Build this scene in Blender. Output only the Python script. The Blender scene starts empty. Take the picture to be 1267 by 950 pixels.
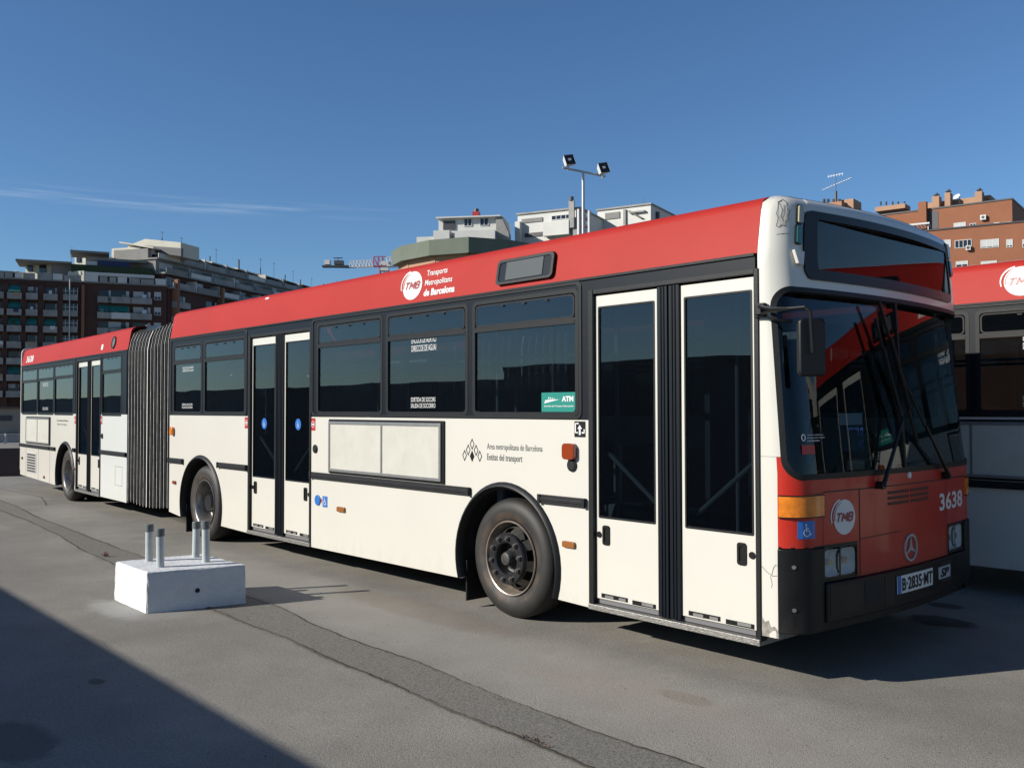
import bpy, bmesh, math, random
from mathutils import Vector, Matrix
random.seed(7)
PI = math.pi
S = bpy.context.scene
COL = S.collection
# ------------------------------------------------------------------ camera, sky, sun, exposure
CAM = Vector((2.9092, -4.9181, 1.6856)); YAW, PITCH, ROLL, FPX = .844, .0261, -.0017, 1147.4
cd = bpy.data.cameras.new('camera'); cam = bpy.data.objects.new('camera', cd); COL.objects.link(cam)
_F = Vector((-math.sin(YAW)*math.cos(PITCH), math.cos(YAW)*math.cos(PITCH), math.sin(PITCH)))
_R = Vector((math.cos(YAW), math.sin(YAW), 0)); _U = _R.cross(_F)
_R2 = _R*math.cos(ROLL)+_U*math.sin(ROLL); _U2 = _U*math.cos(ROLL)-_R*math.sin(ROLL)
cam.matrix_world = Matrix(((_R2.x, _U2.x, -_F.x, CAM.x), (_R2.y, _U2.y, -_F.y, CAM.y), (_R2.z, _U2.z, -_F.z, CAM.z), (0, 0, 0, 1)))
cd.sensor_fit = 'HORIZONTAL'; cd.sensor_width = 36; cd.lens = FPX/1267*36
cd.clip_start = .05; cd.clip_end = 4000
S.camera = cam
SUNV = Vector((-.87, -1.85, 1.0)).normalized()
EL = math.asin(SUNV.z); ROT = math.atan2(SUNV.x, SUNV.y)
w = bpy.data.worlds.new('World'); S.world = w; w.use_nodes = True
nt = w.node_tree; nt.nodes.clear()
sky = nt.nodes.new('ShaderNodeTexSky'); sky.sky_type = 'NISHITA'; sky.sun_disc = False
sky.sun_elevation = EL; sky.sun_rotation = ROT; sky.air_density = 1.0; sky.dust_density = 0.05; sky.ozone_density = 2.2; sky.altitude = 0
bg = nt.nodes.new('ShaderNodeBackground'); bg.inputs['Strength'].default_value = .0575
out = nt.nodes.new('ShaderNodeOutputWorld')
tc = nt.nodes.new('ShaderNodeTexCoord'); sep = nt.nodes.new('ShaderNodeSeparateXYZ')
nt.links.new(tc.outputs['Generated'], sep.inputs[0])
# thin cirrus: stretched noise in a narrow belt of elevation, only on the left part of the sky
mp = nt.nodes.new('ShaderNodeMapping'); mp.inputs['Rotation'].default_value = (0, 0, -YAW); mp.inputs['Scale'].default_value = (5, 5, 110)
nt.links.new(tc.outputs['Generated'], mp.inputs[0])
nz = nt.nodes.new('ShaderNodeTexNoise'); nz.inputs['Scale'].default_value = 1.6; nz.inputs['Detail'].default_value = 5
nt.links.new(mp.outputs[0], nz.inputs['Vector'])
def mrange(tree, src, a, b, c, d, smooth=True):
    m = tree.nodes.new('ShaderNodeMapRange'); m.interpolation_type = 'SMOOTHSTEP' if smooth else 'LINEAR'
    for i, v in zip((1, 2, 3, 4), (a, b, c, d)): m.inputs[i].default_value = v
    tree.links.new(src, m.inputs[0]); return m.outputs[0]
def mth(tree, op, a, b=None):
    m = tree.nodes.new('ShaderNodeMath'); m.operation = op
    for i, s in enumerate((a, b)):
        if s is None: continue
        if isinstance(s, (int, float)): m.inputs[i].default_value = s
        else: tree.links.new(s, m.inputs[i])
    return m.outputs[0]
def belt(zc, hw):
    d = mth(nt, 'ABSOLUTE', mth(nt, 'SUBTRACT', sep.outputs['Z'], zc))
    return mrange(nt, d, 0, hw, 1, 0)
dl = nt.nodes.new('ShaderNodeVectorMath'); dl.operation = 'DOT_PRODUCT'; dl.inputs[1].default_value = tuple(_R)
nt.links.new(tc.outputs['Generated'], dl.inputs[0])
side = mrange(nt, dl.outputs['Value'], -.09, -.24, 0, 1)
cl = mth(nt, 'MULTIPLY', mth(nt, 'MULTIPLY', belt(.204, .010), side), mrange(nt, nz.outputs[0], .40, .68, 0, 1))
clm = mth(nt, 'MULTIPLY', cl, .24)
mx = nt.nodes.new('ShaderNodeMix'); mx.data_type = 'RGBA'
# gentle cooling of the Nishita sky
tint = nt.nodes.new('ShaderNodeMix'); tint.data_type = 'RGBA'; tint.blend_type = 'MULTIPLY'; tint.inputs[0].default_value = 1
tint.inputs[7].default_value = (.78, 1.08, 1.40, 1)
nt.links.new(sky.outputs[0], tint.inputs[6])
nt.links.new(clm, mx.inputs[0]); nt.links.new(tint.outputs[2], mx.inputs[6]); mx.inputs[7].default_value = (9.5, 10.5, 12, 1)
nt.links.new(mx.outputs[2], bg.inputs[0]); nt.links.new(bg.outputs[0], out.inputs[0])
sl = bpy.data.lights.new('sun', 'SUN'); so = bpy.data.objects.new('sun', sl); COL.objects.link(so)
sl.energy = 5.0; sl.angle = math.radians(.5); sl.color = (1, .95, .86)
so.rotation_euler = (-SUNV).to_track_quat('-Z', 'Y').to_euler(); so.location = SUNV*60
S.view_settings.view_transform = 'Standard'; S.view_settings.look = 'None'; S.view_settings.exposure = .45; S.view_settings.gamma = 1
S.view_settings.use_curve_mapping = False
S.render.engine = 'CYCLES'
S.cycles.diffuse_bounces = 2; S.cycles.max_bounces = 8; S.cycles.transparent_max_bounces = 16

# ------------------------------------------------------------------ materials
MATS = {}
KA = .74     # base colours scaled down to deepen shade; the exposure above makes up for it
def ks(c): return tuple(v*KA for v in c)
def mat(name, col, rough=.5, metal=0, spec=.5, coat=0, noise=0, nscale=4, bump=0, bscale=40, dirt=None, emis=None, rvar=0, cols=None):
    if name in MATS: return MATS[name]
    if metal < .9: col = ks(col)
    if dirt: dirt = (dirt[0], dirt[1], ks(dirt[2]), dirt[3])
    m = bpy.data.materials.new(name); m.use_nodes = True; t = m.node_tree; b = t.nodes['Principled BSDF']
    b.inputs['Base Color'].default_value = (*col, 1); b.inputs['Roughness'].default_value = rough; b.inputs['Metallic'].default_value = metal
    b.inputs['Specular IOR Level'].default_value = spec; b.inputs['Coat Weight'].default_value = coat; b.inputs['Coat Roughness'].default_value = .06
    tcn = t.nodes.new('ShaderNodeTexCoord'); ob = tcn.outputs['Object']
    src = None
    if noise:
        n = t.nodes.new('ShaderNodeTexNoise'); n.inputs['Scale'].default_value = nscale; n.inputs['Detail'].default_value = 8; n.inputs['Roughness'].default_value = .65
        t.links.new(ob, n.inputs['Vector'])
        v = mrange(t, n.outputs[0], .3, .7, 1-noise, 1+noise, False)
        vm = t.nodes.new('ShaderNodeVectorMath'); vm.operation = 'SCALE'; vm.inputs[0].default_value = col
        t.links.new(v, vm.inputs['Scale']); src = vm.outputs[0]
        if rvar: t.links.new(mrange(t, n.outputs[0], .3, .7, rough-rvar, rough+rvar, False), b.inputs['Roughness'])
    if dirt:   # (z low, z high, colour, strength): road grime with a ragged edge
        n2 = t.nodes.new('ShaderNodeTexNoise'); n2.inputs['Scale'].default_value = 5; n2.inputs['Detail'].default_value = 10; n2.inputs['Roughness'].default_value = .75
        mp2 = t.nodes.new('ShaderNodeMapping'); mp2.inputs['Scale'].default_value = (1.6, 1.6, .5); t.links.new(ob, mp2.inputs[0]); t.links.new(mp2.outputs[0], n2.inputs['Vector'])
        sp = t.nodes.new('ShaderNodeSeparateXYZ'); t.links.new(ob, sp.inputs[0])
        zz = mth(t, 'ADD', sp.outputs['Z'], mth(t, 'MULTIPLY', mth(t, 'SUBTRACT', n2.outputs[0], .5), 1.1))
        f = mth(t, 'MULTIPLY', mrange(t, zz, dirt[0], dirt[1], 1, 0), dirt[3])
        # sparse scuffs everywhere
        n3 = t.nodes.new('ShaderNodeTexNoise'); n3.inputs['Scale'].default_value = 2.2; n3.inputs['Detail'].default_value = 12; n3.inputs['Roughness'].default_value = .8
        mp3 = t.nodes.new('ShaderNodeMapping'); mp3.inputs['Scale'].default_value = (3, 3, .7); t.links.new(ob, mp3.inputs[0]); t.links.new(mp3.outputs[0], n3.inputs['Vector'])
        f = mth(t, 'MAXIMUM', f, mrange(t, n3.outputs[0], .60, .80, 0, .22))
        mxn = t.nodes.new('ShaderNodeMix'); mxn.data_type = 'RGBA'; t.links.new(f, mxn.inputs[0])
        if src: t.links.new(src, mxn.inputs[6])
        else: mxn.inputs[6].default_value = (*col, 1)
        mxn.inputs[7].default_value = (*dirt[2], 1); src = mxn.outputs[2]
        t.links.new(mrange(t, f, 0, .5, rough, min(1, rough+.4), False), b.inputs['Roughness'])
    if src: t.links.new(src, b.inputs['Base Color'])
    if bump:
        n = t.nodes.new('ShaderNodeTexNoise'); n.inputs['Scale'].default_value = bscale; n.inputs['Detail'].default_value = 4
        t.links.new(ob, n.inputs['Vector'])
        bp = t.nodes.new('ShaderNodeBump'); bp.inputs['Strength'].default_value = 1; bp.inputs['Distance'].default_value = bump
        t.links.new(n.outputs[0], bp.inputs['Height']); t.links.new(bp.outputs[0], b.inputs['Normal'])
        if coat: t.links.new(bp.outputs[0], b.inputs['Coat Normal'])
    if emis: b.inputs['Emission Color'].default_value = (*emis[0], 1); b.inputs['Emission Strength'].default_value = emis[1]
    MATS[name] = m; return m
def glass(name, tint, bump=.0, rough=.0, gcol=.95, body=(.01, .012, .014), bodyf=.0, ior=1.5):
    m = bpy.data.materials.new(name); m.use_nodes = True; t = m.node_tree; t.nodes.clear()
    o = t.nodes.new('ShaderNodeOutputMaterial'); tr = t.nodes.new('ShaderNodeBsdfTransparent'); tr.inputs[0].default_value = (*tint, 1)
    gl = t.nodes.new('ShaderNodeBsdfGlossy'); gl.inputs['Roughness'].default_value = rough; gl.inputs[0].default_value = (gcol, gcol*1.01, gcol*1.04, 1)
    df = t.nodes.new('ShaderNodeBsdfDiffuse'); df.inputs[0].default_value = (*body, 1)
    fr = t.nodes.new('ShaderNodeFresnel'); fr.inputs[0].default_value = ior
    ge = t.nodes.new('ShaderNodeNewGeometry'); t.links.new(mrange(t, ge.outputs['Backfacing'], 0, 1, ior, 1/ior, False), fr.inputs[0])
    m1 = t.nodes.new('ShaderNodeMixShader'); m1.inputs[0].default_value = bodyf
    m2 = t.nodes.new('ShaderNodeMixShader')
    t.links.new(tr.outputs[0], m1.inputs[1]); t.links.new(df.outputs[0], m1.inputs[2])
    t.links.new(fr.outputs[0], m2.inputs[0]); t.links.new(m1.outputs[0], m2.inputs[1]); t.links.new(gl.outputs[0], m2.inputs[2])
    t.links.new(m2.outputs[0], o.inputs[0])
    if bump:
        tcn = t.nodes.new('ShaderNodeTexCoord'); n = t.nodes.new('ShaderNodeTexNoise'); n.inputs['Scale'].default_value = 1.3; n.inputs['Detail'].default_value = 1
        t.links.new(tcn.outputs['Object'], n.inputs['Vector']); bp = t.nodes.new('ShaderNodeBump'); bp.inputs['Distance'].default_value = bump
        t.links.new(n.outputs[0], bp.inputs['Height']); t.links.new(bp.outputs[0], gl.inputs['Normal'])
    MATS[name] = m; return m
CREAM = mat('cream_paint', (.715, .69, .615), .32, coat=.25, noise=.02, nscale=1.2, bump=.0008, bscale=2.5, dirt=(-.02, .40, (.45, .40, .32), .35))
CREAM2 = mat('repainted_white_panel', (.74, .755, .72), .30, coat=.3, noise=.02, nscale=1.2, bump=.0008, bscale=2.5, dirt=(-.02, .40, (.48, .45, .38), .3))
RED = mat('faded_red_paint', (.43, .028, .020), .55, coat=0, spec=.15, noise=.06, nscale=.9, bump=.0008, bscale=2, dirt=(-5, -4, (.52, .13, .11), .35))
REDF = mat('front_red_paint', (.54, .026, .012), .34, coat=.10, spec=.35, noise=.05, nscale=2, bump=.0006, bscale=3, dirt=(.55, .95, (.30, .10, .07), .35))
BAND = mat('charcoal_band_paint', (.005, .008, .013), .42, spec=.22, noise=.12, nscale=3)
RUBBER = mat('black_rubber', (.007, .008, .009), .5, spec=.3, noise=.25, nscale=9, bump=.0008, bscale=60)
GREYRUB = mat('weathered_rub_strip', (.016, .016, .017), .5, spec=.3, noise=.3, nscale=14, dirt=(-5, -4, (.07, .065, .06), .5))
BUMPER = mat('black_bumper_plastic', (.008, .008, .009), .42, spec=.25, noise=.3, nscale=7, dirt=(.1, .5, (.04, .035, .03), .35))
DARK = mat('dark_underbody', (.012, .012, .012), .8)
ALU = mat('aluminium_frame', (.42, .42, .41), .38, metal=.7, noise=.12, nscale=20)
STEP = mat('chequered_step_metal', (.34, .33, .31), .42, metal=.7, noise=.35, nscale=70, bump=.004, bscale=130)
PANELG = mat('pale_advert_panel', (.60, .585, .51), .5, noise=.07, nscale=5, dirt=(-5, -4, (.42, .38, .30), .3))
WHITE = mat('white_vinyl', (.83, .83, .81), .4)
WHITED = mat('chalky_white_vinyl', (.80, .79, .76), .5)
BLACKV = mat('black_vinyl', (.009, .009, .009), .4, spec=.3)
GREYV = mat('grey_lettering_vinyl', (.12, .12, .115), .5)
BLUEV = mat('blue_sticker_vinyl', (.03, .17, .55), .35)
GREENV = mat('green_sticker_vinyl', (.02, .26, .21), .35)
REDV = mat('red_sticker_vinyl', (.5, .03, .03), .4)
REDLET = mat('dark_red_lettering', (.36, .05, .045), .45)
AMBER = mat('amber_lens', (.85, .24, .015), .18, coat=.5, noise=.2, nscale=25)
AMBERD = mat('dull_amber_lens', (.33, .12, .03), .3, coat=.3)
BROWNL = mat('brown_red_lens', (.30, .05, .015), .16, coat=.6)
GREENL = mat('green_lamp_lens', (.02, .10, .085), .2, coat=.4)
IVORYL = mat('ivory_lamp_lens', (.42, .38, .25), .25, coat=.4)
CHROME = mat('chrome', (.62, .62, .62), .12, metal=1)
SILVER = mat('headlight_reflector', (1.0, 1.0, .99), .2, coat=.6, noise=.12, nscale=30)
SIGNB = mat('destination_screen', (.02, .021, .023), .3)
BELLOW = mat('bellows_fabric', (.013, .013, .015), .7, noise=.3, nscale=12)
BELEDGE = mat('worn_bellows_edge', (.32, .31, .29), .6, noise=.45, nscale=9)
BELWHITE = mat('bellows_centre_ring', (.70, .69, .64), .5, noise=.1, nscale=6)
ROOFW = mat('roof_white_paint', (.66, .66, .63), .5, noise=.08, nscale=2)
INTG = mat('interior_grey', (.16, .16, .165), .6)
INTL = mat('interior_light_panel', (.34, .34, .33), .6)
SEATB = mat('blue_grey_seat', (.05, .07, .10), .6)
POLE = mat('grab_pole', (.75, .75, .70), .3, metal=.1)
PAPER = mat('pale_blue_paper', (.38, .52, .62), .7)
GL_SIDE = glass('tinted_side_glass', (.43, .48, .52), bump=.0025, bodyf=.05, body=(.03, .045, .06), ior=1.62)
GL_DOOR = glass('tinted_door_glass', (.35, .40, .44), bump=.0025, bodyf=.03, body=(.03, .04, .05), ior=1.62)
GL_WS = glass('windscreen_glass', (.43, .49, .50), bump=.004, bodyf=.02, ior=1.45, gcol=.72)
GL_RS = glass('route_sign_clear', (.7, .72, .72), bump=.004, ior=1.25)
GL_CLR = glass('clear_lamp_glass', (.85, .87, .87), bump=.004, bodyf=.0, ior=1.28)
GL_SIGN = glass('sign_glass', (.42, .42, .44), bump=.002, ior=1.6, gcol=.52)
# tyre with brown dust ring
TYRE = mat('tyre_rubber', (.013, .013, .013), .62, noise=.2, nscale=14, bump=.0006, bscale=80)
def tyre_dust():
    t = TYRE.node_tree; b = t.nodes['Principled BSDF']; src = b.inputs['Base Color'].links[0].from_socket
    tcn = t.nodes.new('ShaderNodeTexCoord'); mpn = t.nodes.new('ShaderNodeMapping'); mpn.inputs['Scale'].default_value = (1, 0, 1)
    t.links.new(tcn.outputs['Object'], mpn.inputs[0]); ln = t.nodes.new('ShaderNodeVectorMath'); ln.operation = 'LENGTH'; t.links.new(mpn.outputs[0], ln.inputs[0])
    n = t.nodes.new('ShaderNodeTexNoise'); n.inputs['Scale'].default_value = 6; n.inputs['Detail'].default_value = 8; t.links.new(tcn.outputs['Object'], n.inputs['Vector'])
    a = mrange(t, ln.outputs['Value'], .305, .325, 0, 1); c = mrange(t, ln.outputs['Value'], .345, .39, 1, 0)
    f = mth(t, 'MULTIPLY', mth(t, 'MULTIPLY', a, c), mrange(t, n.outputs[0], .35, .65, .05, .75))
    f = mth(t, 'MAXIMUM', f, mrange(t, n.outputs[0], .5, .8, .05, .25))
    mxn = t.nodes.new('ShaderNodeMix'); mxn.data_type = 'RGBA'; t.links.new(f, mxn.inputs[0]); t.links.new(src, mxn.inputs[6]); mxn.inputs[7].default_value = (.075, .048, .030, 1)
    t.links.new(mxn.outputs[2], b.inputs['Base Color'])
tyre_dust()
RIM = mat('dusty_steel_rim', (.10, .095, .085), .40, metal=.35, noise=.4, nscale=16)
RIML = mat('bright_rim_lip', (.40, .33, .27), .35, metal=.5, noise=.3, nscale=20)
HUBM = mat('black_hub_ring', (.018, .018, .020), .33, noise=.3, nscale=20)
NUT = mat('wheel_nut_steel', (.17, .16, .15), .35, metal=.6)
HUBCAP = mat('greasy_hub_centre', (.075, .072, .066), .45, metal=.3, noise=.5, nscale=30)
LIME = mat('limescale_rim_steel', (.34, .33, .31), .33, metal=.6, noise=.25, nscale=14)

# ------------------------------------------------------------------ mesh helpers
class MB:
    def __init__(s, M=None): s.v = []; s.f = []; s.M = M
    def add(s, vs, fs, mp=None):
        b = len(s.v)
        for p in vs:
            p = Vector(mp(*p)) if mp else Vector(p)
            s.v.append(s.M @ p if s.M else p)
        for f in fs: s.f.append([b+i for i in f])
        return s
    def box(s, x0, x1, y0, y1, z0, z1, mp=None):
        if x0 > x1: x0, x1 = x1, x0
        if y0 > y1: y0, y1 = y1, y0
        if z0 > z1: z0, z1 = z1, z0
        vs = [(x, y, z) for x in (x0, x1) for y in (y0, y1) for z in (z0, z1)]
        return s.add(vs, [(0, 1, 3, 2), (4, 6, 7, 5), (0, 4, 5, 1), (2, 3, 7, 6), (0, 2, 6, 4), (1, 5, 7, 3)], mp)
    def prism(s, poly, d0, d1, mp):     # polygon (a,b) extruded along d ; mp(a,d,b)
        n = len(poly)
        vs = [(a, d0, b) for a, b in poly]+[(a, d1, b) for a, b in poly]
        fs = [list(range(n)), list(range(2*n-1, n-1, -1))]+[[i, (i+1) % n, n+(i+1) % n, n+i] for i in range(n)]
        return s.add(vs, fs, mp)
    def tube(s, p0, p1, r, n=10, r2=None, cap=True):
        p0 = Vector(p0); p1 = Vector(p1); d = (p1-p0).normalized(); a = d.orthogonal().normalized(); b = d.cross(a); r2 = r if r2 is None else r2
        vs = [p0+a*math.cos(2*PI*i/n)*r+b*math.sin(2*PI*i/n)*r for i in range(n)]+[p1+a*math.cos(2*PI*i/n)*r2+b*math.sin(2*PI*i/n)*r2 for i in range(n)]
        fs = [[i, (i+1) % n, n+(i+1) % n, n+i] for i in range(n)]
        if cap: fs += [list(range(n))[::-1], list(range(n, 2*n))]
        return s.add(vs, fs)
    def path(s, pts, r, n=8):
        for a, b in zip(pts, pts[1:]): s.tube(a, b, r, n)
        return s
    def lathe(s, prof, n=48, axis=None):   # prof: (radius, offset along -y) around the y axis
        vs = []; fs = []; k = len(prof)
        for i in range(n):
            a = 2*PI*i/n
            for r, o in prof: vs.append((r*math.cos(a), -o, r*math.sin(a)))
        for i in range(n):
            j = (i+1) % n
            for q in range(k-1): fs.append([i*k+q, j*k+q, j*k+q+1, i*k+q+1])
        return s.add(vs, fs, axis)
    def build(s, name, m, parent=None, bevel=0, smooth=False, angle=35, loc=None):
        me = bpy.data.meshes.new(name); me.from_pydata([tuple(v) for v in s.v], [], s.f)
        bm = bmesh.new(); bm.from_mesh(me); bmesh.ops.remove_doubles(bm, verts=bm.verts, dist=1e-5); bmesh.ops.recalc_face_normals(bm, faces=bm.faces); bm.to_mesh(me); bm.free()
        me.materials.append(m)
        if smooth:
            for p in me.polygons: p.use_smooth = True
            try: me.set_sharp_from_angle(angle=math.radians(angle))
            except Exception: pass
        o = bpy.data.objects.new(name, me); COL.objects.link(o)
        if parent: o.parent = parent
        if loc: o.location = loc
        if bevel:
            bv = o.modifiers.new('bevel', 'BEVEL'); bv.width = bevel; bv.segments = 2; bv.limit_method = 'ANGLE'; bv.angle_limit = math.radians(40)
        return o
def root(name, label, cat, loc=(0, 0, 0), rz=0, group=None):
    o = bpy.data.objects.new(name, None); COL.objects.link(o); o.location = loc; o.rotation_euler = (0, 0, rz); o.empty_display_size = .3
    return tag(o, label, cat, group)
def tag(o, label, cat, group=None):
    o['label'] = label; o['category'] = cat
    if group: o['group'] = group
    return o
def struct(o, kind='structure'): o['kind'] = kind; return o
_tc = {}
def text2d(s, bold=.0, shear=0):
    key = (s, bold, shear)
    if key in _tc: return _tc[key]
    cu = bpy.data.curves.new('t', 'FONT'); cu.body = s; cu.resolution_u = 3; cu.offset = bold; cu.shear = shear; cu.space_character = 1.02
    ob = bpy.data.objects.new('t', cu); me = bpy.data.meshes.new_from_object(ob)
    vs = [(v.co.x, v.co.y) for v in me.vertices]; fs = [list(p.vertices) for p in me.polygons]
    bpy.data.objects.remove(ob); bpy.data.curves.remove(cu); bpy.data.meshes.remove(me)
    x0 = min(v[0] for v in vs); x1 = max(v[0] for v in vs); y0 = min(v[1] for v in vs); y1 = max(v[1] for v in vs)
    vs = [((x-x0)/(x1-x0), (y-y0)/(y1-y0)) for x, y in vs]
    _tc[key] = (vs, fs); return _tc[key]
def put_text(mb, s, a0, a1, b0, b1, off, mp, bold=0, shear=0):
    vs, fs = text2d(s, bold, shear)
    mb.add([(a0+(a1-a0)*x, off, b0+(b1-b0)*y) for x, y in vs], fs, mp); return mb
def ell(ca, cb, ra, rb, n=28, a0=0, a1=2*PI, tilt=0):
    k = n if abs(a1-a0-2*PI) < 1e-6 else n+1
    o = []
    for i in range(k):
        t = a0+(a1-a0)*i/n; x, y = ra*math.cos(t), rb*math.sin(t)
        o.append((ca+x*math.cos(tilt)-y*math.sin(tilt), cb+x*math.sin(tilt)+y*math.cos(tilt)))
    return o
def rrect(a0, a1, b0, b1, r, n=5):
    o = []
    for ca, cb, st in ((a1-r, b1-r, 0), (a0+r, b1-r, PI/2), (a0+r, b0+r, PI), (a1-r, b0+r, 1.5*PI)):
        for i in range(n+1): t = st+PI/2*i/n; o.append((ca+r*math.cos(t), cb+r*math.sin(t)))
    return o
def flat(mb, poly, off, mp): mb.add([(a, off, b) for a, b in poly], [list(range(len(poly)))], mp); return mb
def ring(mb, outer, inner, d0, d1, mp):   # matching vertex counts
    n = len(outer)
    vs = [(a, d, b) for P in (outer, inner) for d in (d0, d1) for a, b in P]
    fs = []
    for i in range(n):
        j = (i+1) % n
        fs += [[i, j, 2*n+j, 2*n+i], [n+i, n+j, 3*n+j, 3*n+i], [i, j, n+j, n+i], [2*n+i, 2*n+j, 3*n+j, 3*n+i]]
    return mb.add(vs, fs, mp)
def band2d(pts, w0, w1=None):  # thick polyline polygon
    w1 = w0 if w1 is None else w1
    L = []; Rr = []
    for i, p in enumerate(pts):
        a = pts[max(0, i-1)]; b = pts[min(len(pts)-1, i+1)]; d = Vector((b[0]-a[0], b[1]-a[1])).normalized(); n = (-d.y, d.x)
        w = w0+(w1-w0)*i/(len(pts)-1)
        L.append((p[0]+n[0]*w/2, p[1]+n[1]*w/2)); Rr.append((p[0]-n[0]*w/2, p[1]-n[1]*w/2))
    return L, Rr
def strip(mb, pts, w0, off, mp, w1=None):
    L, Rr = band2d(pts, w0, w1); n = len(pts)
    mb.add([(a, off, b) for a, b in L+Rr], [[i, i+1, n+i+1, n+i] for i in range(n-1)], mp); return mb
def wheelchair(mb, ca, cb, s, off, mp):
    T = lambda L: [(ca+x*s, cb+y*s) for x, y in L]
    flat(mb, ell(ca-.08*s, cb+.36*s, .07*s, .07*s, 12), off, mp)
    strip(mb, T([(-.08, .27), (-.06, -.02), (.16, -.02), (.24, -.26), (.32, -.24)]), .075*s, off, mp)
    strip(mb, T([(-.07, .14), (.12, .12)]), .06*s, off, mp)
    strip(mb, [(ca-.03*s+.23*s*math.cos(t), cb-.13*s+.23*s*math.sin(t)) for t in [math.radians(120+i*20) for i in range(12)]], .06*s, off, mp)

# ------------------------------------------------------------------ GROUND
def ground_material():
    m = bpy.data.materials.new('worn_asphalt'); m.use_nodes = True; t = m.node_tree; b = t.nodes['Principled BSDF']; b.inputs['Roughness'].default_value = .88; b.inputs['Specular IOR Level'].default_value = .25
    tcn = t.nodes.new('ShaderNodeTexCoord'); ob = tcn.outputs['Object']
    def noise(sc, det=4, ro=.5, vec=ob):
        n = t.nodes.new('ShaderNodeTexNoise'); n.inputs['Scale'].default_value = sc; n.inputs['Detail'].default_value = det; n.inputs['Roughness'].default_value = ro
        t.links.new(vec, n.inputs['Vector']); return n.outputs[0]
    big = noise(.35, 5, .6); mid = noise(2.3, 6, .65); fine = noise(62, 7, .8); grit = noise(260, 2, .6)
    vo = t.nodes.new('ShaderNodeTexVoronoi'); vo.inputs['Scale'].default_value = 150; t.links.new(ob, vo.inputs['Vector'])
    cr = t.nodes.new('ShaderNodeMix'); cr.data_type = 'RGBA'; cr.inputs[6].default_value = (.206, .193, .167, 1); cr.inputs[7].default_value = (.268, .251, .219, 1)
    t.links.new(mrange(t, big, .35, .68, 0, 1), cr.inputs[0])
    v = mth(t, 'MULTIPLY', mrange(t, mid, .3, .7, .88, 1.10, False), mrange(t, fine, .3, .7, .60, 1.38, False))
    v = mth(t, 'MULTIPLY', v, mrange(t, grit, .3, .7, .84, 1.16, False))
    v = mth(t, 'MULTIPLY', v, mrange(t, vo.outputs['Distance'], .05, .55, 1.10, .86, False))
    # sparse dark pits
    v = mth(t, 'MULTIPLY', v, mrange(t, noise(30, 4, .65), .29, .34, .45, 1))
    vm = t.nodes.new('ShaderNodeVectorMath'); vm.operation = 'SCALE'; t.links.new(cr.outputs[2], vm.inputs[0]); t.links.new(v, vm.inputs['Scale'])
    src = vm.outputs[0]
    def stain_or_bounce(cx, cy, rx, ry, col, amt, edge=.35, nsc=4):
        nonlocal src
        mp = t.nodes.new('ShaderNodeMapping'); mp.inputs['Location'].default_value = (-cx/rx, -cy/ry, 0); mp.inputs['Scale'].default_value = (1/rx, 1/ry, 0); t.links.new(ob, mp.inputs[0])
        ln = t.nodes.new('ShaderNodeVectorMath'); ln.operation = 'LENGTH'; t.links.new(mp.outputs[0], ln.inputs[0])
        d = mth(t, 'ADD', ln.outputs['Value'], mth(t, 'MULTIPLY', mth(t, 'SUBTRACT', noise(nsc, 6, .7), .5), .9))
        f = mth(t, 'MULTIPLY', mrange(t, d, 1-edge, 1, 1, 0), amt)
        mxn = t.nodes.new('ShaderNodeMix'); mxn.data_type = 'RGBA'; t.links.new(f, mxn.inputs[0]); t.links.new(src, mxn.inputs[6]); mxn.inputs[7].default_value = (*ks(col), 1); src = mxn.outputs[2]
    for s in STAINS_BOUNCE: stain_or_bounce(*s)
    t.links.new(src, b.inputs['Base Color'])
    bp = t.nodes.new('ShaderNodeBump'); bp.inputs['Distance'].default_value = .0025; bp.inputs['Strength'].default_value = .7
    t.links.new(mth(t, 'ADD', mth(t, 'MULTIPLY', vo.outputs['Distance'], -.9), fine), bp.inputs['Height']); t.links.new(bp.outputs[0], b.inputs['Normal'])
    return m
# (x, y, rx, ry, colour, amount[, edge, noise scale]): oil, rust and paint marks; the first paints bus bounce light over paler ground
STAINS_BOUNCE = [(-3.0, -.75, 6.5, .75, (.40, .375, .335), .42, .8, .8), (-9, -2.2, 6, .8, (.20, .19, .17), .3, .8, .7), (-.35, 2.5, .30, .22, (.04, .038, .036), .85), (-.57, 3.11, .17, .12, (.05, .047, .045), .8), (-2.32, -3.65, .42, .22, (.085, .08, .07), .6),
          (-3.13, -3.0, .09, .06, (.08, .07, .06), .7), (-.5, -.75, 1.3, .38, (.31, .25, .185), .22), (-8.0, -1.3, .35, .2, (.12, .10, .085), .4),
          (-5.2, -2.2, .62, .20, (.55, .54, .51), .4, .6, 9), (-4.9, -2.0, .55, .4, (.44, .43, .41), .35, .6, 6), (-3.4, -.3, 1.5, .28, (.21, .165, .12), .35), (-12.5, -1.2, 2.0, .35, (.17, .155, .14), .35),
          (-.5, -.55, .25, .10, (.2, .15, .11), .3)]
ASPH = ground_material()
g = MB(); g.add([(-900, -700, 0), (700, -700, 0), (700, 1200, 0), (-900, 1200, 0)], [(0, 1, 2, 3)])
struct(g.build('ground', ASPH))
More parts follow.
